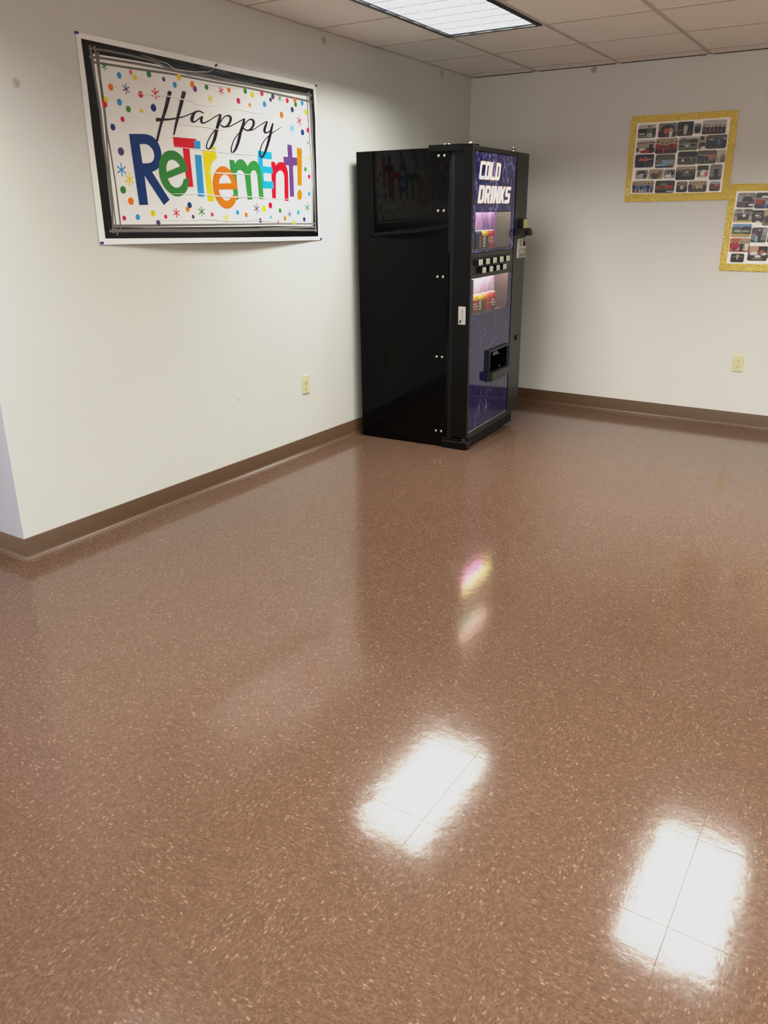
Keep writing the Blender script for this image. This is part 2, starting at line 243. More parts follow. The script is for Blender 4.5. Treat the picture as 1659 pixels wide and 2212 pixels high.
S=[[[(-0.3466,0.2587),(-0.3546,0.24),(-0.366,0.2134),(-0.3778,0.1871),(-0.3893,0.1643),(-0.4014,0.1415),(-0.4136,0.1174),(-0.4271,0.0883),(-0.4406,0.0582),(-0.4502,0.0371)],[(-0.3222,0.2576),(-0.331,0.2389),(-0.3437,0.212),(-0.3573,0.1853),(-0.3708,0.1621),(-0.3848,0.1394),(-0.3985,0.1158),(-0.4131,0.087),(-0.4276,0.057),(-0.4377,0.0359)]],[[(-0.2548,0.2681),(-0.263,0.2493),(-0.2748,0.2225),(-0.2864,0.1958),(-0.2973,0.1715),(-0.3081,0.1474),(-0.3177,0.1252),(-0.326,0.1042),(-0.333,0.0853),(-0.3378,0.0723)],[(-0.2294,0.2669),(-0.2387,0.2481),(-0.252,0.2211),(-0.2655,0.1944),(-0.2782,0.1701),(-0.2909,0.146),(-0.3025,0.124),(-0.313,0.1034),(-0.3223,0.0846),(-0.3288,0.0716)]],[[(-0.4372,0.1196),(-0.4278,0.1216),(-0.4151,0.1241),(-0.4021,0.1263),(-0.387,0.1286),(-0.3702,0.1311),(-0.3509,0.1341),(-0.3278,0.1384),(-0.3031,0.1436),(-0.2781,0.1495),(-0.2541,0.156),(-0.2334,0.1629),(-0.2151,0.1696),(-0.197,0.1763),(-0.1837,0.1813)],[(-0.4367,0.1365),(-0.4271,0.1371),(-0.4137,0.1379),(-0.4005,0.1379),(-0.3861,0.1382),(-0.3698,0.1394),(-0.3512,0.1417),(-0.3286,0.1455),(-0.3042,0.1501),(-0.2794,0.1553),(-0.2558,0.1609),(-0.2357,0.1674),(-0.2175,0.1739),(-0.1993,0.1803),(-0.186,0.1851)]],[[(-0.1157,0.1849),(-0.119,0.1867),(-0.1239,0.1892),(-0.1297,0.1919),(-0.1358,0.1938),(-0.142,0.1946),(-0.1484,0.1948),(-0.155,0.1945),(-0.1618,0.1934),(-0.1689,0.1919),(-0.1765,0.1897),(-0.1843,0.1867),(-0.1917,0.1825),(-0.1982,0.177),(-0.2039,0.1709),(-0.2085,0.1648),(-0.2118,0.1594),(-0.2138,0.1546),(-0.2147,0.1499),(-0.2142,0.1455),(-0.2121,0.1416),(-0.2083,0.1385),(-0.2031,0.1365),(-0.1967,0.1357),(-0.1896,0.1365),(-0.1831,0.1389),(-0.1769,0.1422),(-0.1705,0.1459),(-0.1636,0.1497),(-0.1545,0.1546),(-0.144,0.1605),(-0.1347,0.1653),(-0.1311,0.1667),(-0.1358,0.1684),(-0.1398,0.1649),(-0.1453,0.1595),(-0.149,0.1538),(-0.1491,0.1488),(-0.1475,0.1446),(-0.1445,0.1409),(-0.1402,0.1382),(-0.1347,0.137),(-0.1287,0.1371),(-0.1224,0.1382),(-0.1154,0.1402),(-0.1071,0.1432),(-0.0976,0.147),(-0.0876,0.1514),(-0.0774,0.156),(-0.0668,0.1609),(-0.0559,0.1663),(-0.045,0.1716),(-0.0349,0.1762),(-0.0247,0.1802),(-0.0144,0.1839),(-0.0053,0.187),(0.0011,0.1893)],[(-0.1194,0.1818),(-0.1233,0.1831),(-0.1288,0.185),(-0.1347,0.1868),(-0.1402,0.1879),(-0.1452,0.1884),(-0.1503,0.1887),(-0.1554,0.1884),(-0.1604,0.1873),(-0.1656,0.1854),(-0.1708,0.1827),(-0.1753,0.1797),(-0.1788,0.1766),(-0.182,0.1726),(-0.1851,0.1674),(-0.1879,0.1621),(-0.1902,0.1575),(-0.192,0.154),(-0.1935,0.1511),(-0.1944,0.1491),(-0.1948,0.1478),(-0.1947,0.1466),(-0.1939,0.1452),(-0.1925,0.1442),(-0.1906,0.1438),(-0.187,0.1446),(-0.1817,0.1468),(-0.1752,0.1501),(-0.168,0.1537),(-0.159,0.1584),(-0.1485,0.1643),(-0.1387,0.1695),(-0.1305,0.1727),(-0.1251,0.1676),(-0.1278,0.1624),(-0.1309,0.1572),(-0.132,0.1539),(-0.132,0.1518),(-0.1319,0.1491),(-0.1314,0.1468),(-0.1306,0.1455),(-0.1295,0.1448),(-0.1273,0.1443),(-0.1234,0.1446),(-0.1177,0.1457),(-0.1102,0.148),(-0.1011,0.1515),(-0.0911,0.1556),(-0.081,0.16),(-0.0707,0.1647),(-0.0598,0.1701),(-0.0489,0.1754),(-0.0384,0.1803),(-0.0279,0.1846),(-0.0174,0.1885),(-0.0083,0.1918),(-0.002,0.1941)]],[[(-0.0052,0.192),(-0.0081,0.1869),(-0.0122,0.1798),(-0.0168,0.1717),(-0.0214,0.1635),(-0.026,0.1553),(-0.0309,0.1463),(-0.0361,0.1366),(-0.0415,0.126),(-0.0469,0.1143),(-0.0523,0.1018),(-0.0578,0.0896),(-0.0636,0.0786),(-0.07,0.0682),(-0.077,0.0582),(-0.0838,0.0491),(-0.0899,0.0416),(-0.0948,0.0361),(-0.0991,0.0321),(-0.1028,0.0293),(-0.1056,0.0277),(-0.1075,0.0272),(-0.1097,0.0277),(-0.112,0.029),(-0.1136,0.0308),(-0.1145,0.0329),(-0.1147,0.0358),(-0.1139,0.0396),(-0.1119,0.0444),(-0.1082,0.0506),(-0.1032,0.058),(-0.0972,0.0658),(-0.0907,0.0735),(-0.0834,0.0813),(-0.0751,0.0893),(-0.0667,0.097),(-0.0591,0.1037),(-0.0519,0.1095),(-0.045,0.1147),(-0.039,0.119),(-0.0347,0.1221)],[(0.0086,0.1918),(0.0077,0.1868),(0.0065,0.1795),(0.0046,0.171),(0.0015,0.162),(-0.0031,0.1531),(-0.0087,0.144),(-0.0146,0.1344),(-0.0203,0.1244),(-0.0256,0.1131),(-0.0308,0.1007),(-0.0365,0.088),(-0.043,0.076),(-0.0507,0.0648),(-0.059,0.0542),(-0.0674,0.0447),(-0.0753,0.0369),(-0.0828,0.0308),(-0.0901,0.0264),(-0.097,0.0233),(-0.1036,0.0214),(-0.1102,0.021),(-0.1156,0.0224),(-0.1195,0.0249),(-0.1219,0.0279),(-0.123,0.0313),(-0.123,0.0352),(-0.1219,0.0398),(-0.1194,0.0452),(-0.1153,0.0518),(-0.1099,0.0593),(-0.1036,0.0674),(-0.0968,0.0752),(-0.0893,0.0832),(-0.0809,0.0913),(-0.0724,0.0991),(-0.0646,0.106),(-0.0573,0.112),(-0.0501,0.1173),(-0.044,0.1217),(-0.0398,0.1247)]],[[(-0.0025,0.1497),(0.0022,0.1547),(0.0088,0.162),(0.0163,0.1696),(0.0235,0.1756),(0.0305,0.1797),(0.038,0.1832),(0.0453,0.1857),(0.0516,0.187),(0.0569,0.1871),(0.0616,0.1861),(0.0652,0.1845),(0.0671,0.183),(0.0678,0.1816),(0.0681,0.1795),(0.0678,0.1766),(0.0667,0.1732),(0.0645,0.169),(0.061,0.1639),(0.0569,0.1588),(0.0527,0.1543),(0.0485,0.1506),(0.0438,0.147),(0.039,0.144),(0.0344,0.1417),(0.0303,0.1402),(0.0263,0.1393),(0.0222,0.139),(0.018,0.1392),(0.0127,0.1405),(0.0065,0.1428),(0.0007,0.1454),(-0.0033,0.1472)],[(-0.0082,0.1511),(-0.0038,0.1562),(0.0026,0.1637),(0.01,0.1717),(0.0176,0.1784),(0.0256,0.1835),(0.0342,0.1876),(0.0427,0.1908),(0.0509,0.1931),(0.0592,0.1943),(0.0674,0.1943),(0.0749,0.1933),(0.081,0.1909),(0.085,0.1872),(0.0867,0.1826),(0.0865,0.1777),(0.0849,0.1725),(0.0818,0.1669),(0.0772,0.1608),(0.0718,0.1549),(0.066,0.1496),(0.0597,0.145),(0.0529,0.141),(0.0459,0.1376),(0.039,0.1351),(0.0324,0.1333),(0.0259,0.1324),(0.0196,0.1323),(0.0133,0.1331),(0.0068,0.1352),(0.0005,0.1382),(-0.0049,0.1412),(-0.0086,0.1432)]],[[(0.0196,0.1321),(0.028,0.1332),(0.0403,0.1348),(0.0542,0.1369),(0.0675,0.1397),(0.0787,0.1432),(0.0891,0.1471),(0.1,0.1516),(0.1131,0.1568),(0.131,0.1637),(0.1523,0.172),(0.1724,0.1799),(0.1863,0.1853)],[(0.0196,0.1378),(0.0281,0.1388),(0.0402,0.1402),(0.0535,0.1421),(0.0658,0.1446),(0.0759,0.1477),(0.0856,0.1514),(0.0964,0.1558),(0.1095,0.1611),(0.1274,0.1681),(0.1485,0.1766),(0.1684,0.1845),(0.1823,0.1901)]],[[(0.1767,0.1893),(0.1735,0.1834),(0.1688,0.1749),(0.1635,0.1655),(0.1583,0.1566),(0.1532,0.1485),(0.1475,0.1399),(0.1414,0.1306),(0.1352,0.1202),(0.1293,0.1087),(0.1235,0.0964),(0.1177,0.0843),(0.112,0.0734),(0.106,0.0634),(0.0998,0.0539),(0.0937,0.0452),(0.0881,0.038),(0.083,0.032),(0.0781,0.0271),(0.0738,0.0235),(0.0709,0.0215),(0.0704,0.0211),(0.0695,0.0214),(0.0678,0.0227),(0.0666,0.0244),(0.066,0.0264),(0.0663,0.0295),(0.0671,0.033),(0.068,0.0366),(0.0687,0.0396),(0.0695,0.0423),(0.0707,0.0455),(0.073,0.0497),(0.0766,0.0555),(0.081,0.0624),(0.0861,0.0696),(0.0917,0.0766),(0.0982,0.0835),(0.1056,0.0906),(0.1132,0.0973),(0.1201,0.1031),(0.1267,0.1077),(0.1334,0.1117),(0.1393,0.1149),(0.1435,0.1172)],[(0.1906,0.1892),(0.1893,0.1832),(0.1875,0.1746),(0.1849,0.1646),(0.181,0.1548),(0.1755,0.1456),(0.169,0.1367),(0.1622,0.1277),(0.156,0.1182),(0.1503,0.1073),(0.1447,0.0951),(0.1389,0.0827),(0.1326,0.0711),(0.1256,0.0605),(0.1183,0.0506),(0.1109,0.0415),(0.1036,0.0338),(0.0962,0.0273),(0.0886,0.0221),(0.0815,0.0182),(0.0748,0.0155),(0.0676,0.0147),(0.0622,0.0164),(0.0591,0.019),(0.0573,0.022),(0.0568,0.0253),(0.0573,0.0291),(0.0584,0.0329),(0.0595,0.0365),(0.0605,0.0396),(0.0616,0.0426),(0.0632,0.0461),(0.0658,0.0506),(0.0694,0.0565),(0.0739,0.0635),(0.0792,0.0709),(0.085,0.0782),(0.0918,0.0854),(0.0993,0.0927),(0.1071,0.0996),(0.1143,0.1056),(0.1215,0.1107),(0.1286,0.1149),(0.1347,0.1182),(0.1388,0.1205)]],[[(0.1727,0.1431),(0.1755,0.1464),(0.1794,0.1511),(0.1841,0.1562),(0.1894,0.1612),(0.1957,0.1663),(0.2031,0.1719),(0.2106,0.177),(0.2175,0.1809),(0.2237,0.1834),(0.2295,0.185),(0.2346,0.1857),(0.2383,0.1856),(0.2413,0.1848),(0.244,0.1832),(0.246,0.1812),(0.247,0.1792),(0.2473,0.1763),(0.2468,0.1722),(0.2455,0.1678),(0.2435,0.1637),(0.2408,0.1599),(0.2368,0.1557),(0.2322,0.1515),(0.2274,0.1478),(0.2226,0.1445),(0.2176,0.1417),(0.2127,0.1394),(0.2084,0.1379),(0.2041,0.1372),(0.1994,0.1371),(0.1944,0.1374),(0.1897,0.1381),(0.1851,0.1393),(0.1804,0.1412),(0.1762,0.1431),(0.1732,0.1445)],[(0.1664,0.1443),(0.1689,0.1476),(0.1724,0.1525),(0.1769,0.158),(0.1823,0.1635),(0.1888,0.1691),(0.1964,0.1749),(0.2044,0.1805),(0.2121,0.1851),(0.2195,0.1886),(0.2269,0.1912),(0.2344,0.193),(0.2419,0.1938),(0.2491,0.1933),(0.2558,0.1915),(0.2615,0.1885),(0.2654,0.1843),(0.267,0.1791),(0.2667,0.1733),(0.265,0.1673),(0.262,0.1615),(0.2573,0.1559),(0.2513,0.1506),(0.2447,0.1459),(0.2382,0.1418),(0.2316,0.1382),(0.2247,0.1351),(0.2174,0.1325),(0.2101,0.1307),(0.2028,0.13),(0.1961,0.1303),(0.1901,0.1312),(0.1845,0.1325),(0.1792,0.1343),(0.1742,0.1367),(0.1702,0.1389),(0.1674,0.1404)]],[[(0.2003,0.1291),(0.2084,0.1304),(0.2203,0.1322),(0.2339,0.1347),(0.2471,0.138),(0.2591,0.1423),(0.2708,0.1474),(0.2826,0.1529),(0.2952,0.1586),(0.3097,0.165),(0.3256,0.1721),(0.3406,0.1787),(0.3524,0.1834),(0.36,0.1856),(0.3647,0.1861),(0.3681,0.186),(0.3712,0.1861)],[(0.1998,0.1349),(0.2079,0.1361),(0.2196,0.1377),(0.2324,0.14),(0.2445,0.1429),(0.2554,0.1467),(0.2667,0.1514),(0.2785,0.1567),(0.2911,0.1624),(0.3056,0.1688),(0.3214,0.1761),(0.3364,0.1829),(0.3488,0.188),(0.3579,0.1909),(0.3649,0.1922),(0.3695,0.1925),(0.3724,0.1928)]],[[(0.364,0.1897),(0.3597,0.1856),(0.3535,0.1796),(0.3469,0.1728),(0.3415,0.1665),(0.3376,0.1608),(0.3343,0.1552),(0.332,0.1497),(0.3309,0.1446),(0.3312,0.1399),(0.3331,0.1358),(0.3366,0.1322),(0.3424,0.1297),(0.3496,0.1291),(0.3569,0.13),(0.3642,0.1317),(0.3714,0.1341),(0.3791,0.1376),(0.3872,0.142),(0.3943,0.1462),(0.3993,0.149)],[(0.3748,0.1877),(0.372,0.1832),(0.3681,0.1768),(0.3639,0.1699),(0.3604,0.1639),(0.3575,0.1587),(0.3547,0.1537),(0.3526,0.1493),(0.3514,0.1458),(0.3509,0.143),(0.351,0.1407),(0.3513,0.1391),(0.3515,0.1384),(0.3528,0.1379),(0.3565,0.1378),(0.3615,0.1384),(0.3669,0.1397),(0.3734,0.1422),(0.3811,0.1461),(0.3883,0.15),(0.3934,0.1528)]],[[(0.4111,0.1864),(0.4076,0.1816),(0.4025,0.1749),(0.3968,0.167),(0.3917,0.1589),(0.3877,0.1508),(0.3841,0.1424),(0.3805,0.1337),(0.3762,0.1244),(0.3711,0.1144),(0.3654,0.1035),(0.3594,0.0925),(0.3532,0.0815),(0.3467,0.0702),(0.3399,0.0587),(0.3331,0.0478),(0.3266,0.0383),(0.3202,0.0299),(0.3139,0.0222),(0.3081,0.0162),(0.3039,0.0128),(0.3031,0.0124),(0.3026,0.0126),(0.3005,0.0141),(0.2986,0.0164),(0.2973,0.0193),(0.2967,0.0235),(0.2969,0.0286),(0.2979,0.0342),(0.2995,0.0405),(0.3018,0.0474),(0.3051,0.0546),(0.3096,0.062),(0.3154,0.0696),(0.3222,0.0776),(0.3304,0.0857),(0.34,0.0939),(0.3522,0.1024),(0.3666,0.1114),(0.3814,0.12),(0.3946,0.1274),(0.405,0.1331),(0.414,0.1374),(0.4232,0.1416),(0.4337,0.1464),(0.4476,0.1526),(0.4635,0.1597),(0.4783,0.1662),(0.4885,0.1708)],[(0.4228,0.1853),(0.4209,0.1804),(0.4182,0.1735),(0.415,0.1655),(0.4118,0.1576),(0.4087,0.1499),(0.4054,0.1416),(0.4017,0.1327),(0.3973,0.1231),(0.3921,0.1127),(0.3865,0.1017),(0.3803,0.0904),(0.3738,0.0792),(0.3668,0.0678),(0.3593,0.0562),(0.3515,0.045),(0.3436,0.035),(0.3355,0.0262),(0.3272,0.0183),(0.3191,0.0118),(0.3113,0.0071),(0.3022,0.0048),(0.2943,0.0063),(0.2897,0.0094),(0.2869,0.0131),(0.2856,0.0174),(0.2854,0.0224),(0.2862,0.0281),(0.2877,0.0341),(0.2897,0.0406),(0.2924,0.0478),(0.2961,0.0555),(0.3011,0.0633),(0.3073,0.0713),(0.3147,0.0796),(0.3234,0.088),(0.3337,0.0965),(0.3464,0.1054),(0.3611,0.1146),(0.376,0.1233),(0.3894,0.1309),(0.4002,0.1366),(0.4097,0.1411),(0.4191,0.1451),(0.4299,0.1498),(0.444,0.1559),(0.4602,0.1627),(0.4752,0.169),(0.4856,0.1734)]]]
DOT=[('blue',-0.6261,0.2879,0.0128),('salmon',-0.5593,0.3094,0.0101),('yellow',-0.5388,0.291,0.0118),('green',-0.4549,0.3143,0.0137),('purple',-0.3673,0.3046,0.01),('orange',-0.6788,0.236,0.0137),('red',-0.5142,0.2255,0.0137),('yellow',-0.713,0.1845,0.0121),('red',-0.7214,0.1646,0.0133),('blue',-0.6398,0.1814,0.0139),('green',-0.5932,0.1581,0.0132),('yellow',-0.5191,0.1583,0.0097),('navy',-0.4448,0.1781,0.0164),('pink',-0.6325,0.1135,0.0114),('blue',-0.3,0.289,0.013),('yellow',-0.2696,0.3262,0.0142),('orange',-0.1841,0.3046,0.0146),('purple',-0.1674,0.2873,0.0135),('green',-0.0857,0.3047,0.0129),('orange',0.078,0.3116,0.0128),('pink',0.1464,0.2679,0.0144),('green',0.2051,0.3199,0.0136),('yellow',0.2603,0.3085,0.0138),('pink',0.337,0.3235,0.0134),('purple',0.4264,0.3183,0.0142),('navy',0.4066,0.3005,0.0101),('blue',0.3539,0.273,0.0149),('orange',0.2349,0.2579,0.0093),('pink',0.5496,0.3107,0.0131),('orange',0.6182,0.3212,0.0133),('green',0.6247,0.2993,0.0134),('blue',0.6865,0.313,0.0135),('navy',0.5923,0.2696,0.0141),('yellow',0.7174,0.2672,0.0145),('orange',0.4951,0.2344,0.0162),('navy',0.6813,0.1608,0.0161),('pink',0.7338,0.176,0.0138),('blue',0.7308,0.1078,0.0074),('navy',-0.6912,0.0771,0.0137),('purple',-0.6612,-0.0198,0.0173),('green',-0.6739,-0.1807,0.0162),('orange',-0.6371,-0.2277,0.0164),('pink',-0.6864,-0.3013,0.0106),('blue',-0.6088,-0.2974,0.0129),('yellow',-0.5156,-0.2805,0.0137),('pink',-0.4411,-0.2956,0.0098),('purple',-0.491,-0.3232,0.0133),('navy',-0.2776,-0.2415,0.0144),('orange',-0.2935,-0.2604,0.0128),('purple',-0.263,-0.2958,0.0093),('pink',-0.1281,-0.2851,0.0098),('blue',0.0652,-0.2741,0.0124),('orange',0.1321,-0.2863,0.0125),('blue',0.7304,0.1076,0.0075),('green',0.6968,-0.0343,0.0128),('pink',0.7305,-0.0733,0.0129),('blue',0.7252,-0.1674,0.0134),('yellow',0.2878,-0.2545,0.017),('red',0.3469,-0.2362,0.0166),('green',0.4315,-0.2637,0.0134),('blue',0.6067,-0.2721,0.0125),('navy',0.2465,-0.3151,0.0126),('blue',0.3422,-0.2983,0.0084),('pink',0.4068,-0.3238,0.0094),('orange',0.4723,-0.3041,0.0131),('yellow',0.5594,-0.326,0.0125),('navy',0.6637,-0.3111,0.0133)]
AST=[('green',-0.7018,0.3138,0.0184),('purple',-0.5952,0.2389,0.0214),('red',-0.426,0.2385,0.0257),('pink',0.0186,0.3011,0.0215),('yellow',-0.0651,0.2557,0.0214),('green',0.4852,0.3164,0.0207),('pink',0.6547,0.2174,0.0275),('sky',0.5862,0.1744,0.0274),('yellow',0.7339,0.0243,0.0211),('blue',-0.6695,-0.0959,0.0283),('yellow',-0.631,-0.1345,0.0274),('red',-0.3701,-0.2773,0.0226),('green',-0.2002,-0.271,0.0248),('yellow',-0.0269,-0.3029,0.0257),('purple',0.2239,-0.2532,0.0271),('navy',0.5201,-0.2815,0.0219),('green',0.7,-0.2459,0.0294)]
SHEET=[(-0.8272,0.4238),(-0.3361,0.4259),(-0.0085,0.4091),(0.2288,0.4063),(0.8244,0.4219),(0.8308,-0.4306),(0.1005,-0.4229),(-0.5687,-0.4163),(-0.8344,-0.413),(-0.8451,-0.2154),(-0.834,-0.1451),(-0.8434,0.2308)]
OUT=[(-0.8067,0.4027),(-0.3389,0.3979),(-0.1011,0.3966),(0.1067,0.3957),(0.7985,0.3959),(0.8093,0.2382),(0.8075,0.1605),(0.8047,-0.4096),(0.1047,-0.4011),(-0.8024,-0.388),(-0.8047,-0.0204),(-0.8031,0.2355)]
IN=[(-0.7547,0.3545),(-0.5883,0.3579),(-0.3427,0.3609),(-0.2197,0.3418),(0.0142,0.3467),(0.1022,0.3497),(0.7556,0.3558),(0.7609,0.234),(0.7705,0.0772),(0.7693,-0.1148),(0.7543,-0.3495),(0.3778,-0.3454),(0.115,-0.346),(-0.5569,-0.3434),(-0.7568,-0.34),(-0.7538,-0.092),(-0.7514,0.1988)]
GR=[[[(-0.7741,0.3675),(-0.677,0.371),(-0.5573,0.371),(-0.4313,0.3672),(-0.3283,0.3491),(-0.1832,0.3484),(-0.0274,0.354),(0.1434,0.35),(0.4089,0.3521),(0.7843,0.3593)],[(-0.771,0.3765),(-0.6736,0.3803),(-0.5535,0.38),(-0.4259,0.3769),(-0.3232,0.3586),(-0.1797,0.3582),(-0.0233,0.3642),(0.1477,0.36),(0.4125,0.3621),(0.7875,0.3681)]],[[(-0.777,0.3343),(-0.6815,0.3393),(-0.5297,0.3424),(-0.3461,0.3427),(-0.2209,0.3434),(0.0126,0.3429),(0.2307,0.3471),(0.5028,0.3474),(0.7815,0.3543)],[(-0.7738,0.3447),(-0.6781,0.3494),(-0.5259,0.3528),(-0.3419,0.3536),(-0.2173,0.3522),(0.0157,0.3506),(0.2339,0.3552),(0.5055,0.3552),(0.7844,0.3632)]],[[(-0.76,0.3173),(-0.5634,0.3208),(-0.3473,0.3269),(-0.2944,0.3288),(-0.0695,0.3287),(0.2068,0.3326),(0.2727,0.3318),(0.7841,0.3217)],[(-0.7565,0.3268),(-0.5602,0.3303),(-0.3442,0.3369),(-0.2912,0.3374),(-0.0662,0.3373),(0.2101,0.3412),(0.2768,0.341),(0.7892,0.333)]],[[(-0.7708,0.383),(-0.7689,0.3503),(-0.7673,0.2982),(-0.7621,0.2226),(-0.756,0.1328),(-0.7576,0.0188),(-0.753,-0.1304),(-0.7537,-0.2711),(-0.7625,-0.3665)],[(-0.7604,0.3857),(-0.7584,0.3528),(-0.7562,0.3009),(-0.7503,0.2253),(-0.7434,0.1352),(-0.745,0.0208),(-0.7395,-0.1286),(-0.7422,-0.2703),(-0.7504,-0.3662)]],[[(-0.7483,0.3845),(-0.7419,0.3351),(-0.7377,0.2532),(-0.7337,0.1458),(-0.7342,0.062),(-0.7235,-0.0209),(-0.7155,-0.1671),(-0.7167,-0.3474)],[(-0.7372,0.3877),(-0.7301,0.3381),(-0.7246,0.2561),(-0.7203,0.1483),(-0.7221,0.0643),(-0.7154,-0.0195),(-0.7079,-0.1662),(-0.7078,-0.3467)]],[[(-0.7295,0.3647),(-0.7355,0.3196),(-0.7349,0.2431),(-0.7318,0.1353),(-0.7395,-0.0167),(-0.7428,-0.1679),(-0.7408,-0.3102),(-0.7398,-0.3764)],[(-0.7195,0.3663),(-0.7242,0.3217),(-0.7248,0.2452),(-0.7227,0.1368),(-0.7314,-0.0157),(-0.7347,-0.1669),(-0.7334,-0.3095),(-0.7309,-0.3756)]],[[(-0.755,-0.3395),(-0.5564,-0.3406),(0.1164,-0.3391),(0.426,-0.3388),(0.7844,-0.3408)],[(-0.7534,-0.3284),(-0.5548,-0.3297),(0.1178,-0.3299),(0.4271,-0.3296),(0.7849,-0.331)]],[[(-0.7777,-0.3618),(-0.7549,-0.3619),(-0.5602,-0.3639),(-0.2672,-0.3691),(0.3278,-0.3701),(0.5185,-0.3735),(0.7928,-0.3785)],[(-0.778,-0.3529),(-0.7533,-0.3482),(-0.5576,-0.3475),(-0.2642,-0.3516),(0.33,-0.3555),(0.5203,-0.3624),(0.7936,-0.3687)]],[[(0.2396,-0.363),(0.4713,-0.3605),(0.7807,-0.3601)],[(0.2408,-0.3525),(0.4722,-0.3506),(0.7809,-0.3509)]],[[(0.7471,0.3767),(0.756,0.2913),(0.7603,0.1748),(0.7637,0.1302),(0.7712,-0.0321),(0.774,-0.1988),(0.7741,-0.3844)],[(0.7612,0.3792),(0.7811,0.2948),(0.7856,0.1774),(0.7835,0.1322),(0.7925,-0.0306),(0.7907,-0.1983),(0.786,-0.3844)]],[[(0.7284,0.3692),(0.7321,0.2893),(0.7417,0.1439),(0.7487,0.0756),(0.7571,-0.0325),(0.7518,-0.199),(0.7383,-0.3493)],[(0.7392,0.3707),(0.7418,0.2906),(0.7515,0.1451),(0.7576,0.0765),(0.7662,-0.0319),(0.7611,-0.1989),(0.7469,-0.3494)]]]
CR=[[(-0.5627,0.2254),(-0.4949,0.2292),(-0.3566,0.2363),(-0.3388,0.2362),(-0.1945,0.2299),(-0.1768,0.2195),(0.0178,0.2253)],[(0.0472,0.2282),(0.1969,0.2258),(0.237,0.2228),(0.4384,0.2278)],[(-0.1547,0.3189),(-0.0693,0.3181),(0.0321,0.3202),(0.1817,0.3274)],[(-0.3459,0.02),(-0.1836,0.0176),(-0.1025,0.0173),(0.0219,0.0136),(0.2461,0.0162),(0.2534,0.018)],[(-0.7057,0.2877),(-0.6775,0.2589),(-0.6365,0.2299)],[(-0.5402,0.2997),(-0.4909,0.2856),(-0.4562,0.2762)],[(-0.1512,-0.085),(-0.0138,-0.0851),(0.2723,-0.082)],[(-0.4202,-0.1916),(-0.2008,-0.1883),(0.0036,-0.2002),(0.2327,-0.1937),(0.3089,-0.2009),(0.7381,-0.2021)],[(-0.4978,0.3868),(-0.3415,0.3725),(-0.2907,0.3538),(-0.1619,0.3611),(-0.064,0.3732),(-0.0136,0.3974)],[(-0.3104,0.1222),(-0.1306,0.1247),(0.0258,0.1181)],[(-0.6011,-0.305),(-0.318,-0.3112),(-0.1817,-0.3071),(0.0192,-0.3195),(0.2135,-0.3131),(0.381,-0.3245),(0.6776,-0.3177)]]
TAPE=[(-0.8249,0.4209),(-0.0064,0.4101),(0.8269,0.4173),(-0.8251,-0.4064),(0.8337,-0.4239)]
R1=[[1.326,2.048,1.45,1.961],[1.466,2.05,1.592,1.96],[1.593,2.052,1.701,1.963],[1.705,2.037,1.751,1.974],[1.757,2.052,1.912,1.966],[1.326,1.949,1.455,1.864],[1.458,1.954,1.608,1.856],[1.613,1.956,1.744,1.871],[1.746,1.959,1.799,1.875],[1.797,1.961,1.926,1.875],[1.325,1.857,1.457,1.771],[1.468,1.852,1.601,1.764],[1.619,1.865,1.746,1.78],[1.746,1.867,1.874,1.782],[1.873,1.866,1.933,1.786],[1.34,1.755,1.425,1.696],[1.43,1.757,1.534,1.693],[1.537,1.754,1.614,1.696],[1.618,1.77,1.75,1.683],[1.758,1.773,1.835,1.696],[1.843,1.777,1.922,1.679],[1.322,1.684,1.477,1.603],[1.486,1.682,1.62,1.601],[1.632,1.674,1.707,1.604],[1.713,1.675,1.836,1.604],[1.853,1.67,1.923,1.608]]
R2=[[2.046,1.593,2.158,1.501],[2.159,1.593,2.292,1.494],[2.037,1.493,2.159,1.407],[2.156,1.484,2.227,1.406],[2.224,1.487,2.33,1.386],[2.039,1.397,2.164,1.31],[2.167,1.374,2.266,1.278],[2.038,1.304,2.169,1.215],[2.057,1.204,2.144,1.146],[2.164,1.255,2.289,1.159],[2.271,1.327,2.374,1.278],[2.287,1.203,2.364,1.176]]

# ------------------------------------------------------------------ room shell
def prism(o_name, x0, x1, y0, y1, z0, z1, m, bev=0.0):
    b = MB(); b.box(x0, x1, y0, y1, z0, z1); return struct(b.build(o_name, m, bevel=bev))
RX0, RX1, RY0 = -3.0, 6.6, -10.2
prism('floor', RX0 - 0.1, RX1 + 0.1, RY0 - 0.1, 0.1, -0.08, 0.0, M['floor'])
prism('wall_left', -0.12, 0.0, -LW + 0.0008, 0.12, 0.0, H + 0.12, M['wall'])
prism('wall_back', 0.0, RX1 + 0.12, 0.0, 0.12, 0.0, H + 0.12, M['wall_back'])
prism('wall_side', RX0, -0.0008, -LW, -LW + 0.12, 0.0, H + 0.12, M['wall_side'])
prism('wall_right', RX1, RX1 + 0.12, RY0, 0.0, 0.0, H + 0.12, M['wall'])
prism('wall_front', RX0, RX1, RY0 - 0.12, RY0, 0.0, H + 0.12, M['wall'])
prism('wall_far_left', RX0 - 0.12, RX0, RY0, -LW + 0.12, 0.0, H + 0.12, M['wall_side'])

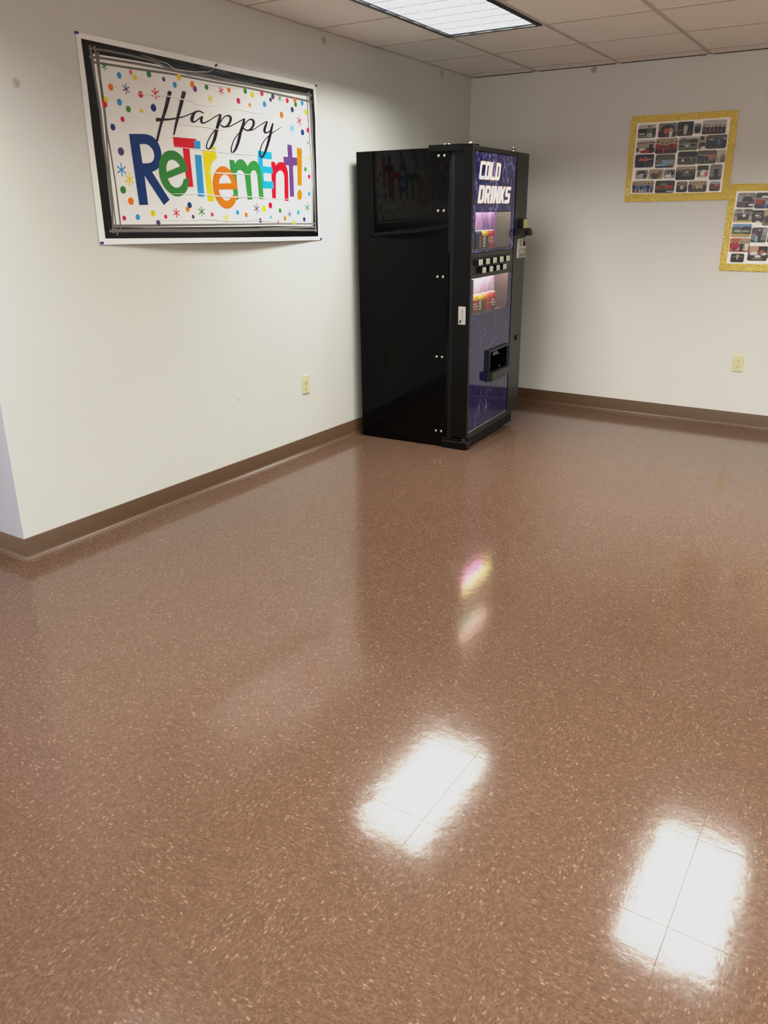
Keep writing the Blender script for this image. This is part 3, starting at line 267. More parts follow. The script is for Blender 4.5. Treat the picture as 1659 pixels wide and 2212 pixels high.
def baseboard(name, pts):
    # cove profile (distance from wall, height) swept along pts; the room is on the left of the path
    prof = [(0.0, 0.1015), (0.0028, 0.1015), (0.0034, 0.0995), (0.0034, 0.022), (0.0042, 0.014), (0.0066, 0.0075), (0.0105, 0.0036), (0.0150, 0.0022), (0.0155, 0.0)]
    b = MB(); rings = []
    for i, p in enumerate(pts):
        p = Vector(p); ds = []
        if i > 0: ds.append((p - Vector(pts[i - 1])).normalized())
        if i < len(pts) - 1: ds.append((Vector(pts[i + 1]) - p).normalized())
        ns = [Vector((-d.y, d.x)) for d in ds]
        nn = ns[0] if len(ns) == 1 else (ns[0] + ns[1]) / (1 + ns[0].dot(ns[1]))
        rings.append([(p.x + nn.x * a, p.y + nn.y * a, z) for a, z in prof])
    n = len(prof)
    for i in range(len(rings) - 1):
        b.mesh(rings[i] + rings[i + 1], [(q, q + 1, n + q + 1, n + q) for q in range(n - 1)], 0, True)
    o = b.build(name, M['base']); o.data.shade_smooth()
    return struct(o)
baseboard('baseboard_left', [(0.0, -0.0001), (0.0, -LW), (RX0, -LW)][::-1] if False else [(RX0, -LW), (0.0, -LW), (0.0, 0.0)][::-1])
baseboard('baseboard_back', [(RX1, 0.0), (0.0, 0.0)])

# ------------------------------------------------------------------ ceiling: tiles, grid bars, lights
LIGHTS = [(GX, GY - 2 * G), (GX + 3 * G, GY - 2 * G), (GX + 6 * G, GY - 2 * G),
          (GX, GY - 7 * G), (GX + 3 * G, GY - 7 * G), (GX + 6 * G, GY - 7 * G)]
holes = set()
for lx, ly in LIGHTS:
    i, j = round((lx - GX) / G), round((ly - GY) / G)
    holes |= {(i, j - 1), (i, j - 2)}
b = MB()
i0, i1 = math.floor((RX0 - GX) / G), math.ceil((RX1 - GX) / G)
j0, j1 = math.floor((RY0 - GY) / G), math.ceil((0 - GY) / G)
for i in range(i0, i1):
    for j in range(j0, j1):
        if (i, j) in holes: continue
        xa, xb = max(RX0, GX + i * G), min(RX1, GX + (i + 1) * G)
        ya, yb = max(RY0, GY + j * G), min(0.0, GY + (j + 1) * G)
        if xb - xa < 0.01 or yb - ya < 0.01: continue
        if xb <= 0.0 and ya > -LW: continue
        b.box(xa, xb, ya, yb, H + 0.004, H + 0.018)
struct(b.build('ceiling', M['ceiling'], merge=False))
b = MB()
bw = 0.012
for i in range(i0, i1 + 1):
    x = GX + i * G
    if not RX0 < x < RX1: continue
    for j in range(j0, j1):
        ya, yb = max(RY0, GY + j * G), min(0.0, GY + (j + 1) * G)
        if yb - ya < 0.01 or (x < 0 and ya > -LW): continue
        b.box(x - bw, x + bw, ya, yb, H, H + 0.008)
for j in range(j0, j1 + 1):
    y = GY + j * G
    if not RY0 < y < 0: continue
    for i in range(i0, i1):
        if (i, j - 1) in holes and (i, j) in holes: continue
        xa, xb = max(RX0, GX + i * G), min(RX1, GX + (i + 1) * G)
        if xb <= 0.0 and y > -LW: continue
        if y > -LW: xa = max(0.0, xa)
        b.box(xa + bw, xb - bw, y - bw, y + bw, H, H + 0.008)
struct(b.build('trim_1', M['grid'], merge=False))
# wall angle along the two walls, with a dark strip painting the gap's shadow line at the back wall
b = MB(); b.box(0.0, 0.018, -LW, -0.018, H, H + 0.004); b.box(0.0, RX1, -0.018, 0.0, H, H + 0.004)
struct(b.build('trim_2', M['grid']))
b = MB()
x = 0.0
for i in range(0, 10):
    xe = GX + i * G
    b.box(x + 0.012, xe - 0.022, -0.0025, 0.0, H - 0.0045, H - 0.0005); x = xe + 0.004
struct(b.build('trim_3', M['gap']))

def emis(name, rgb, st):
    k = NT(name); return k.done(k.n('Emission', {'Color': lin(rgb), 'Strength': st}).outputs[0])
M['lamp'] = emis('lamp_emission', (250, 252, 244), LAMP)
M['blade'] = pm('louver_blade', BLADE, 0.6, spec=0.15, emit=(226, 240, 246), estr=BLADE_E)  # own glow put in for lamplight on the blades
M['edge_a'] = pm('louver_edge_long', (200, 205, 208), 0.5, emit=(240, 248, 252), estr=1.3)  # edge glow put in too, long edges brighter than cross ones
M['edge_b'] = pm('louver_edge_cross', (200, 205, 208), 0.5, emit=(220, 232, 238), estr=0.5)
def make_light(x, y, label, group=None):
    t = thing('ceiling_light', label, 'ceiling light', (x, y, H), group=group)
    w, l = G, 2 * G
    fr = MB(); e = 0.024
    for (xa, xb, ya, yb) in ((bw, w - bw, -bw - e, -bw), (bw, w - bw, -l + bw, -l + bw + e), (bw, bw + e, -l + bw + e, -bw - e), (w - bw - e, w - bw, -l + bw + e, -bw - e)):
        fr.box(xa, xb, ya, yb, -0.007, 0.012)
    fr.build('frame', M['fixture_black'], t)
    a = bw + e
    hs = MB()
    hs.box(a - 0.012, a, -l + a, -a, 0.0125, 0.085); hs.box(w - a, w - a + 0.012, -l + a, -a, 0.0125, 0.085)
    hs.box(a, w - a, -l + a - 0.012, -l + a, 0.0125, 0.085); hs.box(a, w - a, -a, -a + 0.012, 0.0125, 0.085)
    hs.build('housing', M['housing'], t)
    lp = MB(); lp.face([(a, -l + a, 0.078), (a, -a, 0.078), (w - a, -a, 0.078), (w - a, -l + a, 0.078)])
    lp.build('lamp_panel', M['lamp'], t, merge=False)
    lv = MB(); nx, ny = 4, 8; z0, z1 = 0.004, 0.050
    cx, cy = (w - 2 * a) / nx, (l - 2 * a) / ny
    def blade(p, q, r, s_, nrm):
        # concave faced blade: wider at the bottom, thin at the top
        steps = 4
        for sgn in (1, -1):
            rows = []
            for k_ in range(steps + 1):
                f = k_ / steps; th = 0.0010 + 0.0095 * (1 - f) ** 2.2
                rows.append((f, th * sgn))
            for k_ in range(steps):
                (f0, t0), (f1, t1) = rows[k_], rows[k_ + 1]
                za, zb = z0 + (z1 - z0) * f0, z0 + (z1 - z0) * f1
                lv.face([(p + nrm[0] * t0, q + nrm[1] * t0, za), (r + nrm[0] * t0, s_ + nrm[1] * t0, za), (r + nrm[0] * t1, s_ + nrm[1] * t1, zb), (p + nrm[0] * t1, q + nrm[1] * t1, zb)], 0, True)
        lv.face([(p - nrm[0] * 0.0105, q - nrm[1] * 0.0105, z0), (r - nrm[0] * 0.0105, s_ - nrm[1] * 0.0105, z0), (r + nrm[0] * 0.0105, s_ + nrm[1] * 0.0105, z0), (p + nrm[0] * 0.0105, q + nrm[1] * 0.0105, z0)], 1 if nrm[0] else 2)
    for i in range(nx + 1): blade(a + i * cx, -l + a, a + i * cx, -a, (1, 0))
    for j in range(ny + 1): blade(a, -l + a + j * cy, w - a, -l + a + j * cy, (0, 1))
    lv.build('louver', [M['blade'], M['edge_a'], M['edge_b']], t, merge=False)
    return t
L0 = make_light(*LIGHTS[0], 'lit rectangular ceiling light nearest the corner, its gridded lens in view above the banner wall')
labs = ['lit ceiling light out of view, mirrored on the right side of the floor',
        'lit ceiling light farthest right in the front row, out of view', 'lit ceiling light behind the viewer nearest the left wall',
        'lit ceiling light in the middle of the row behind the viewer', 'lit ceiling light farthest right in the row behind the viewer']
for (x, y), lab in zip(LIGHTS[1:], labs):
    c = copy_tree(L0); c.location = (x, y, H); c['label'] = lab

# ------------------------------------------------------------------ banner
YC, ZC = -2.838, 1.742
def bulge(u, v):
    s = min(1, max(0, (u + .832) / 1.664)); t = min(1, max(0, (.422 - v) / .845))
    bb = .003 + .034 * math.sin(PI * s) ** 1.2 * t ** 2.2
    l = math.sin(PI * s / .645) if s < .645 else .6 * math.sin(PI * (s - .645) / .355)
    return bb + .010 * abs(l) ** 1.5 * (1 - t) ** 3
def vinyl(name, rgb, rough=0.30):
    k = NT(name); tc = k.n('TexCoord').outputs['Object']
    mp = k.n('Mapping', {'Vector': tc, 'Scale': (1.0, 2.0, 9.0)}).outputs[0]
    nz = k.n('TexNoise', {'Vector': mp, 'Scale': 2.5, 'Detail': 4.0}).outputs[0]
    return k.done(k.n('BsdfPrincipled', {'Base Color': lin(rgb), 'Roughness': rough, 'Specular IOR Level': 0.4, 'Normal': k.bump(nz, 0.22, 0.02)}).outputs[0])
BC = {'white': (240, 238, 233), 'black': (10, 10, 11), 'grey': (112, 108, 106), 'navy': (14, 52, 112), 'red': (216, 18, 40), 'pink': (208, 36, 78), 'salmon': (232, 112, 92),
      'blue': (46, 148, 206), 'sky': (22, 160, 226), 'yellow': (240, 208, 16), 'green': (52, 128, 56), 'green2': (48, 136, 62), 'purple': (92, 58, 116), 'orange': (238, 116, 14), 'ink': (22, 14, 30)}
BN = list(BC); BMATS = [vinyl('banner_' + c, BC[c]) for c in BN]
for m_ in (BMATS[0],): pass
from mathutils.geometry import tessellate_polygon
def soften(lp, it=2):
    for _ in range(it):
        out = []; n = len(lp)
        for i in range(n):
            a_, p, c_ = Vector(lp[i - 1][:2]), Vector(lp[i][:2]), Vector(lp[(i + 1) % n][:2])
            d1, d2 = p - a_, c_ - p
            if d1.length < 1e-5 or d2.length < 1e-5: out.append(tuple(p)); continue
            if abs(d1.angle(d2)) < 0.72 and n > 8:
                m = 0.25 * min(d1.length, d2.length)
                out += [tuple(p - d1.normalized() * m), tuple(p + d2.normalized() * m)]
            else: out.append(tuple(p))
        lp = out
    return lp
def print_shape(mb, loops, color, layer):
    """lay a flat outline (with optional hole) on the curved sheet"""
    vs = [Vector((p[0], p[1], 0)) for lp in loops for p in lp]
    bm = bmesh.new(); bv = [bm.verts.new(v) for v in vs]
    for tri in tessellate_polygon([[Vector((p[0], p[1], 0)) for p in lp] for lp in loops]):
        try: bm.faces.new([bv[i] for i in tri])
        except ValueError: pass
    conform(mb, bm, color, layer)
def print_strip(mb, left, right, color, layer):
    bm = bmesh.new(); L_ = [bm.verts.new((p[0], p[1], 0)) for p in left]; R_ = [bm.verts.new((p[0], p[1], 0)) for p in right]
    for i in range(len(L_) - 1):
        try: bm.faces.new((L_[i], L_[i + 1], R_[i + 1], R_[i]))
        except ValueError: pass
    conform(mb, bm, color, layer)
def conform(mb, bm, color, layer):
    us = [v.co.x for v in bm.verts]; ws = [v.co.y for v in bm.verts]
    for ax, lo, hi, st in ((0, min(us), max(us), 0.05), (1, min(ws), max(ws), 0.04)):
        k = math.floor(lo / st) + 1
        while k * st < hi:
            co = Vector((0, 0, 0)); no = Vector((0, 0, 0)); co[ax] = k * st; no[ax] = 1
            bmesh.ops.bisect_plane(bm, geom=bm.verts[:] + bm.edges[:] + bm.faces[:], plane_co=co, plane_no=no, dist=1e-6); k += 1
    mi = BN.index(color)
    for f in bm.faces:
        pts = [(bulge(v.co.x, v.co.y) + 0.0002 + 0.00012 * layer, v.co.x, v.co.y) for v in f.verts]
        a_, b_, c_ = (Vector(p) for p in pts[:3])
        if (b_ - a_).cross(c_ - a_).x < 0: pts.reverse()
        mb.face(pts, mi, True)
    bm.free()
ban = thing('retirement_banner', 'large printed vinyl retirement banner with black border taped to the left wall', 'banner', (0, YC, ZC))
sh = MB(); NU, NV = 100, 60
TL, TR, BR, BL = (-.830, .4238), (.8244, .4219), (.8310, -.4310), (-.8370, -.4135)
vs = []
for j in range(NV + 1):
    for i in range(NU + 1):
        s, t = i / NU, j / NV
        u = (TL[0] * (1 - s) + TR[0] * s) * (1 - t) + (BL[0] * (1 - s) + BR[0] * s) * t
        v = (TL[1] * (1 - s) + TR[1] * s) * (1 - t) + (BL[1] * (1 - s) + BR[1] * s) * t
        vs.append((bulge(u, v), u, v))
sh.mesh(vs, [(j * (NU + 1) + i, (j + 1) * (NU + 1) + i, (j + 1) * (NU + 1) + i + 1, j * (NU + 1) + i + 1) for j in range(NV) for i in range(NU)], 0, True)
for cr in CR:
    # fold creases: low ridges in white vinyl, their highlights painted over the print
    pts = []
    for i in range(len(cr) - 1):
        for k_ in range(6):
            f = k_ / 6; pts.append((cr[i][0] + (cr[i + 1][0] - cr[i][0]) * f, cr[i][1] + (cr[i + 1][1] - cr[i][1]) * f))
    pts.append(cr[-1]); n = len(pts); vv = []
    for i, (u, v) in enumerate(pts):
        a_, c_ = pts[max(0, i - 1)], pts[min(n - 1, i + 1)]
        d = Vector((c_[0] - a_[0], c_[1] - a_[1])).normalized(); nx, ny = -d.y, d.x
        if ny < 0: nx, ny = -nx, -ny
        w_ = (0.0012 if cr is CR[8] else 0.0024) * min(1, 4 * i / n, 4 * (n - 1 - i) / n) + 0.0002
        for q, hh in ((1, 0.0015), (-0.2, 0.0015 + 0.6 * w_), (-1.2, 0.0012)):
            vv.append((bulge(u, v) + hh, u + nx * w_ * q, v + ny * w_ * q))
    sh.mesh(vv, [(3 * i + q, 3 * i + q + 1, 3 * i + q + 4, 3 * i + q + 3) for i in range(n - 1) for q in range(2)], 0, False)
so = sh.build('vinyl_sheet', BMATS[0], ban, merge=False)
bd = MB()
# the border ring is laid as quads between outer and inner outlines
print_shape(bd, [OUT, IN], 'black', 1)
for l_, r_ in GR: print_strip(bd, l_, r_, 'grey', 2)
bd.build('printed_border', BMATS, ban, merge=False)
cf = MB()
for c, u, v, r in DOT:
    print_shape(cf, [[(u + r * math.cos(2 * PI * q / 20), v + r * math.sin(2 * PI * q / 20)) for q in range(20)]], c, 3)
for c, u, v, r in AST:
    a0 = random.uniform(-0.12, 0.12)
    for q in range(3):
        an = a0 + PI / 2 + q * PI / 3; dx, dy = math.cos(an), math.sin(an); w_ = r * 0.10
        print_shape(cf, [[(u + dx * r * e1 - dy * w_ * e2, v + dy * r * e1 + dx * w_ * e2) for e1, e2 in ((-1, -1), (1, -1), (1, 1), (-1, 1))]], c, 3)
cf.build('printed_confetti', BMATS, ban, merge=False)
for q, (c, outer, hole) in enumerate(L):
    lt = MB(); print_shape(lt, [soften(outer)] + ([soften(hole)] if hole else []), c, 4 + 0.5 * q)
    lt.build('block_letter', BMATS, ban, merge=False)
sl = MB()
for l_, r_ in S: print_strip(sl, l_, r_, 'ink', 11.2)
sl.build('script_lettering', BMATS, ban, merge=False)
tl = ['blue tape scrap at the upper left corner of the retirement banner', 'blue tape scrap along the top edge of the retirement banner', 'blue tape scrap at the upper right corner of the retirement banner',
      'blue tape scrap at the lower left corner of the retirement banner', 'blue tape scrap at the lower right corner of the retirement banner']
for (u, v), lab, an in zip(TAPE, tl, (0.1, 0.5, 0.0, 0.1, 0.25)):
    tp = MB(); x0 = bulge(u, v) + 0.0006
    w_, h_ = 0.0105, 0.006
    pts = [(-w_, -h_), (-0.2 * w_, -h_ * 0.7), (w_ * 0.9, -h_), (w_, h_ * 0.5), (0.3 * w_, h_), (-w_, h_ * 0.8)]
    ca, sa = math.cos(an), math.sin(an); pts = [(p[0] * ca - p[1] * sa, p[0] * sa + p[1] * ca) for p in pts]
    top = [(x0 + 0.0008, YC + u + p[0], ZC + v + p[1]) for p in pts]; bot = [(-0.0004 if u > 0.83 else x0, p[1], p[2]) for p in top]
    tp.face(top); tp.face(bot[::-1])
    for q in range(6): tp.face([bot[q], bot[(q + 1) % 6], top[(q + 1) % 6], top[q]])
    tag(tp.build('tape_scrap', M['tape']), lab, 'tape', 'tape scraps holding the banner')

# ------------------------------------------------------------------ photo boards
def gold_mat():
    k = NT('gold_foil'); tc = k.n('TexCoord').outputs['Object']
    mp = k.n('Mapping', {'Vector': tc, 'Rotation': (0, 0.7, 0), 'Scale': (70.0, 70.0, 150.0)}).outputs[0]
    v1 = k.n('TexVoronoi', {'Vector': mp, 'Scale': 1.0}, feature='F1').outputs['Distance']
    n1 = k.n('TexNoise', {'Vector': mp, 'Scale': 1.4, 'Detail': 3.0}).outputs[0]
    h = k.math('ADD', v1, n1)
    col = k.mix(n1, lin((240, 200, 82)), lin((255, 232, 136)))
    return k.done(k.n('BsdfPrincipled', {'Base Color': col, 'Metallic': 0.4, 'Roughness': 0.2, 'Normal': k.bump(h, 0.9, 0.008)}).outputs[0])
M['gold'] = gold_mat()
M['mat_white'] = pm('mat_paper', (248, 240, 232), 0.7, spec=0.2)
def photo_mat():
    k = NT('photo_print'); at = k.n('Attribute', attribute_name='Col')
    tc = k.n('TexCoord').outputs['Object']
    nz = k.n('TexNoise', {'Vector': tc, 'Scale': 130.0, 'Detail': 2.0}).outputs[0]
    g = k.ramp(nz, [(0.3, (0.5, 0.5, 0.52)), (0.7, (1.0, 0.99, 0.97))])
    col = k.mix(1.0, at.outputs['Color'], g, 'MULTIPLY')
    return k.done(k.n('BsdfPrincipled', {'Base Color': col, 'Roughness': 0.28, 'Specular IOR Level': 0.4}).outputs[0])
M['photo'] = photo_mat()
PAL = {'k': (22, 20, 22), 'K': (44, 40, 42), 'w': (232, 228, 222), 'W': (196, 190, 184), 'g': (128, 124, 122), 'G': (86, 92, 72), 'n': (34, 40, 74), 'b': (64, 104, 156), 'c': (126, 178, 204),
       'r': (176, 28, 38), 'R': (110, 26, 40), 'o': (196, 96, 60), 's': (206, 156, 132), 't': (176, 158, 130), 'T': (126, 108, 84), 'y': (196, 170, 96), 'p': (78, 64, 84), 'd': (60, 52, 46),
       'm': (66, 22, 40), 'e': (84, 112, 60), 'z': (150, 160, 172), 'S': (120, 160, 206)}
def make_photo(parent, x0, z1, x1, z0, bands, items, y):
    """one print: rounded card, horizontal colour bands, then simple figures laid on top (x right, z up)"""
    mb = MB(); w, h = x1 - x0, z1 - z0; r = min(0.011, w * 0.2)
    def inset(f):
        d = min(f, 1 - f) * h
        return 0.0 if d >= r else r - math.sqrt(max(0, r * r - (r - d) ** 2))
    fs = sorted(set([0, 1] + [min(1, q * r / 4 / h) for q in range(5)] + [1 - min(1, q * r / 4 / h) for q in range(5)] + [bq[0] for bq in bands] + [q / 6 for q in range(7)]))
    def colr(c, f=1.0): return tuple(v * f for v in lin(PAL[c])[:3]) + (1,)
    def bcol(f):
        c = bands[0][1]
        for fb, cb in bands:
            if f >= fb - 1e-6: c = cb
        return c
    for f0, f1 in zip(fs, fs[1:]):
        i0_, i1_ = inset(f0), inset(f1); c = colr(bcol((f0 + f1) / 2))
        mb.face([(x0 + i0_, y, z1 - f0 * h), (x0 + i1_, y, z1 - f1 * h), (x1 - i1_, y, z1 - f1 * h), (x1 - i0_, y, z1 - f0 * h)], col=c)
    lay = [0]
    def P(px_, pz_):
        px_ = min(0.985, max(0.015, px_)); pz_ = min(0.985, max(0.015, pz_)); i_ = inset(pz_)
        return (min(x1 - i_, max(x0 + i_, x0 + px_ * w)), y - 0.00012 * (1 + lay[0]), z1 - pz_ * h)
    def ell(cx, cy, rx, ry, c, f=1.0):
        mb.face([P(cx + rx * math.cos(2 * PI * q / 12), cy - ry * math.sin(2 * PI * q / 12)) for q in range(11, -1, -1)][::-1], col=colr(c, f)); lay[0] += 1
    def quad(pts, c, f=1.0): mb.face([P(*p) for p in pts], col=colr(c, f)); lay[0] += 1
    ar = w / h
    for it in items:
        k = it[0]
        if k == 'e': ell(*it[1:])
        elif k == 'q': quad([(it[1], it[2]), (it[1], it[4]), (it[3], it[4]), (it[3], it[2])], it[5])
        elif k == 'p':     # person: x, foot, height, top colour, leg colour
            _, cx, ft, hh, ct, cl = it[:6]; ws = hh * 0.19 / ar
            hy = ft - hh
            quad([(cx - ws * .8, ft - hh * .42), (cx - ws * .7, ft), (cx + ws * .7, ft), (cx + ws * .8, ft - hh * .42)], cl)
            quad([(cx - ws, hy + hh * .22), (cx - ws * .95, ft - hh * .38), (cx + ws * .95, ft - hh * .38), (cx + ws, hy + hh * .22)], ct)
            ell(cx, hy + hh * .10, hh * .085 / ar * 1.15, hh * .11, 's'); ell(cx, hy + hh * .045, hh * .085 / ar * 1.2, hh * .06, 'd')
    fix = []
    for i_, f in enumerate(mb.f):
        a_, b_, c_ = (Vector(mb.v[q]) for q in f[:3])
        fix.append(f[::-1] if (b_ - a_).cross(c_ - a_).y > 0 else f)
    mb.f = fix
    return mb.build('photo_print', M['photo'], parent, merge=False)
def row(n, x0, x1, ft, hh, cs, cl): return [('p', x0 + (x1 - x0) * i / max(1, n - 1), ft + 0.02 * (i % 2), hh * (1 - 0.06 * ((i * 7) % 3)), cs[i % len(cs)], cl) for i in range(n)]
TH1 = [
 ([(0, 'W'), (.3, 'K'), (.8, 'g')], [('q', .0, .42, .5, .62, 'k'), ('q', .05, .62, .4, .74, 'W'), ('p', .58, .95, .85, 'G', 'z'), ('p', .72, .95, .82, 'e', 'W'), ('q', .86, .4, .99, .9, 'd')]),
 ([(0, 'g'), (.6, 'p')], [('e', .5, .4, .38, .28, 'K'), ('e', .25, .72, .18, .3, 'm'), ('e', .42, .55, .14, .2, 'o'), ('p', .68, 1.0, .72, 'w', 'w'), ('e', .67, .48, .11, .15, 's')]),
 ([(0, 'K'), (.7, 'd')], [('q', .0, .55, .4, .62, 'T'), ('p', .52, .9, .78, 'W', 'W'), ('q', .7, .2, .95, .7, 'k')]),
 ([(0, 'z'), (.2, 'g')], [('e', .5, .55, .42, .42, 'n'), ('e', .5, .25, .24, .14, 'T'), ('e', .5, .62, .3, .25, 'k')]),
 ([(0, 'W'), (.5, 'g'), (.85, 'm')], row(6, .1, .9, 1.0, .72, 'pKRmKk', 'm')),
 ([(0, 'W'), (.18, 'R'), (.24, 't'), (.6, 'd')], [('p', .78, 1.0, .86, 'k', 'k'), ('e', .32, .72, .2, .12, 'w'), ('e', .5, .86, .26, .12, 'r'), ('e', .15, .92, .12, .08, 'w')]),
 ([(0, 't'), (.5, 'R')], row(5, .1, .92, 1.0, .82, 'rRrRr', 'm') + [('q', .35, .55, .4, .95, 'o'), ('q', .05, .56, .9, .62, 'p')]),
 ([(0, 'W'), (.18, 'G'), (.45, 'g'), (.8, 'e')], [('e', .25, .25, .2, .16, 'G'), ('e', .75, .3, .26, .16, 'd'), ('e', .5, .6, .3, .1, 'z'), ('e', .75, .62, .18, .09, 'k'), ('e', .2, .68, .15, .08, 'K'), ('e', .45, .68, .08, .06, 'w')]),
 ([(0, 't'), (.5, 'T')], [('e', .4, .2, .25, .15, 'd'), ('e', .45, .72, .38, .24, 'm'), ('e', .6, .9, .3, .12, 'w')]),
 ([(0, 'G'), (.25, 'n'), (.9, 'd')], row(4, .12, .88, .98, .8, 'nkbk', 'k') + [('e', .9, .3, .06, .05, 'w'), ('e', .25, .35, .06, .06, 'W')]),
 ([(0, 'n'), (.7, 'p')], [('e', .3, .45, .12, .2, 'o'), ('e', .55, .4, .13, .2, 'o'), ('e', .35, .75, .25, .26, 'k'), ('e', .62, .7, .18, .2, 'd'), ('q', .6, .35, .9, .42, 'z')]),
 ([(0, 'G'), (.35, 'd'), (.7, 'g')], [('e', .2, .5, .2, .15, 'T'), ('q', .35, .4, .95, .72, 'c'), ('e', .3, .78, .3, .1, 'c'), ('e', .75, .58, .22, .18, 'z'), ('q', .1, .85, .9, .95, 'K')]),
 ([(0, 'k'), (.4, 'T'), (.85, 'G')], row(6, .12, .88, .9, .55, 'KgkKgk', 'd') + [('e', .3, .68, .07, .08, 'w')]),
 ([(0, 'G'), (.3, 'g'), (.8, 'e')], row(5, .15, .9, .95, .75, 'KnkgT', 'd') + [('e', .7, .42, .16, .14, 'o')]),
 ([(0, 'W'), (.5, 't')], [('e', .3, .3, .25, .3, 'W'), ('e', .7, .6, .25, .3, 'T'), ('q', .5, .75, .95, .95, 'G')]),
 ([(0, 'g'), (.6, 'z')], [('e', .5, .35, .35, .25, 'd'), ('e', .5, .62, .3, .22, 'W'), ('e', .75, .7, .14, .2, 'K')]),
 ([(0, 't'), (.5, 'y')], [('e', .45, .65, .3, .35, 'p'), ('e', .75, .5, .14, .35, 'T'), ('e', .5, .3, .12, .14, 's')]),
 ([(0, 'g'), (.7, 'z')], [('e', .6, .4, .3, .25, 'k'), ('e', .4, .75, .3, .2, 'w'), ('e', .55, .45, .12, .12, 's')]),
 ([(0, 't'), (.25, 'K'), (.7, 'k')], row(6, .08, .92, .95, .75, 'KkGWkK', 'k') + [('e', .6, .6, .25, .12, 'G')]),
 ([(0, 'd'), (.4, 'W')], [('e', .4, .3, .3, .2, 'd'), ('e', .55, .6, .22, .25, 'w'), ('e', .82, .7, .14, .18, 'o'), ('q', .1, .5, .3, .9, 'G')]),
 ([(0, 'g'), (.75, 'd')], [('p', .55, .95, .85, 'k', 'k'), ('q', .1, .45, .3, .8, 'g')]),
 ([(0, 't'), (.4, 'W')], row(6, .1, .9, .95, .8, 'nbnbnb', 'p') + [('e', .5, .85, .16, .14, 'z')]),
 ([(0, 'K'), (.4, 'd'), (.8, 'k')], [('e', .15, .55, .16, .12, 'r'), ('e', .68, .5, .26, .14, 'r'), ('e', .45, .3, .2, .1, 'T'), ('q', .6, .84, .98, .93, 'W')]),
 ([(0, 'T'), (.45, 'k')], row(3, .25, .78, 1.0, .85, 'KWd', 'k')),
 ([(0, 't'), (.5, 'd')], row(5, .1, .9, 1.0, .9, 'kTytK', 'd')),
 ([(0, 'z'), (.3, 'd'), (.75, 'k')], [('e', .3, .45, .2, .2, 'K'), ('e', .65, .48, .22, .2, 'o'), ('e', .5, .65, .4, .2, 'R')]),
]
TH2 = [
 ([(0, 'g'), (.5, 'p'), (.85, 'k')], [('q', .02, .1, .3, .6, 'z'), ('e', .55, .22, .13, .18, 's'), ('e', .58, .5, .3, .28, 'k'), ('q', .05, .65, .5, .98, 'p'), ('q', .7, .75, .98, .9, 'w'), ('q', .3, .6, .7, .63, 'W')]),
 ([(0, 'K'), (.3, 'g'), (.7, 'n')], [('q', .3, .2, .98, .32, 'w'), ('e', .15, .55, .2, .14, 'r')] + row(4, .4, .95, .98, .65, 'RzKr', 'n') + [('q', .45, .7, .6, .95, 'b')]),
 ([(0, 'W'), (.3, 'g'), (.55, 't'), (.85, 'y')], [('e', .25, .15, .2, .12, 'g'), ('e', .75, .15, .25, .15, 'G'), ('q', .2, .38, .8, .85, 'K'), ('e', .55, .5, .1, .1, 'w'), ('e', .3, .4, .16, .1, 'p')]),
 ([(0, 'k'), (.25, 'g'), (.3, 'K')], [('e', .45, .45, .2, .08, 'w'), ('e', .6, .55, .3, .1, 'g'), ('e', .55, .95, .22, .08, 'w')]),
 ([(0, 't'), (.4, 'T')], [('e', .35, .6, .25, .25, 'd'), ('e', .7, .4, .2, .3, 't')]),
 ([(0, 'S'), (.25, 'b'), (.32, 'd'), (.48, 'e'), (.75, 'y'), (.92, 't')], [('e', .25, .32, .3, .1, 'G'), ('e', .75, .3, .25, .12, 'n'), ('e', .3, .52, .2, .07, 'W'), ('e', .7, .55, .2, .08, 'z'), ('e', .78, .68, .24, .08, 'd')]),
 ([(0, 'p'), (.4, 'g'), (.85, 'd')], [('q', .7, .05, .98, .5, 'z'), ('p', .5, .98, .95, 'm', 'k'), ('q', .28, .55, .45, .95, 'c')]),
 ([(0, 'o'), (.25, 't'), (.9, 'r')], [('q', .5, .05, .98, .35, 't'), ('e', .25, .55, .25, .3, 'r'), ('p', .25, .95, .7, 'r', 'R'), ('p', .6, .98, .75, 'k', 'k'), ('p', .85, .9, .65, 'w', 'w')]),
 ([(0, 'K'), (.35, 'n'), (.5, 'k')], [('q', .1, .3, .9, .36, 'g'), ('e', .5, .3, .12, .2, 'y'), ('e', .5, .58, .06, .08, 'w')]),
 ([(0, 's'), (.4, 'p'), (.7, 'k')], [('q', .5, .02, .98, .4, 'k'), ('e', .3, .5, .22, .12, 'w'), ('e', .52, .7, .16, .1, 'w'), ('e', .8, .52, .14, .1, 'w'), ('e', .7, .4, .14, .12, 'o'), ('e', .5, .85, .3, .08, 'T')]),
 ([(0, 'g'), (.5, 'd')], row(4, .2, .85, .98, .8, 'kRgK', 'd')),
 ([(0, 'k'), (.5, 'G')], [('e', .4, .4, .2, .2, 'W')]),
 ([(0, 'z'), (.5, 'G')], row(4, .2, .85, .98, .7, 'nkbR', 'k')), ([(0, 't'), (.5, 'd')], row(3, .2, .8, .98, .8, 'kKr', 'd')), ([(0, 'g'), (.5, 'K')], row(5, .1, .9, .98, .7, 'bnbk', 'k')),
 ([(0, 'W'), (.5, 'T')], row(3, .2, .8, .98, .8, 'RGk', 'd')), ([(0, 'c'), (.4, 'e')], [('e', .5, .55, .3, .2, 'W')]), ([(0, 'd'), (.5, 'k')], row(4, .15, .85, .98, .75, 'wkrn', 'k')),
]
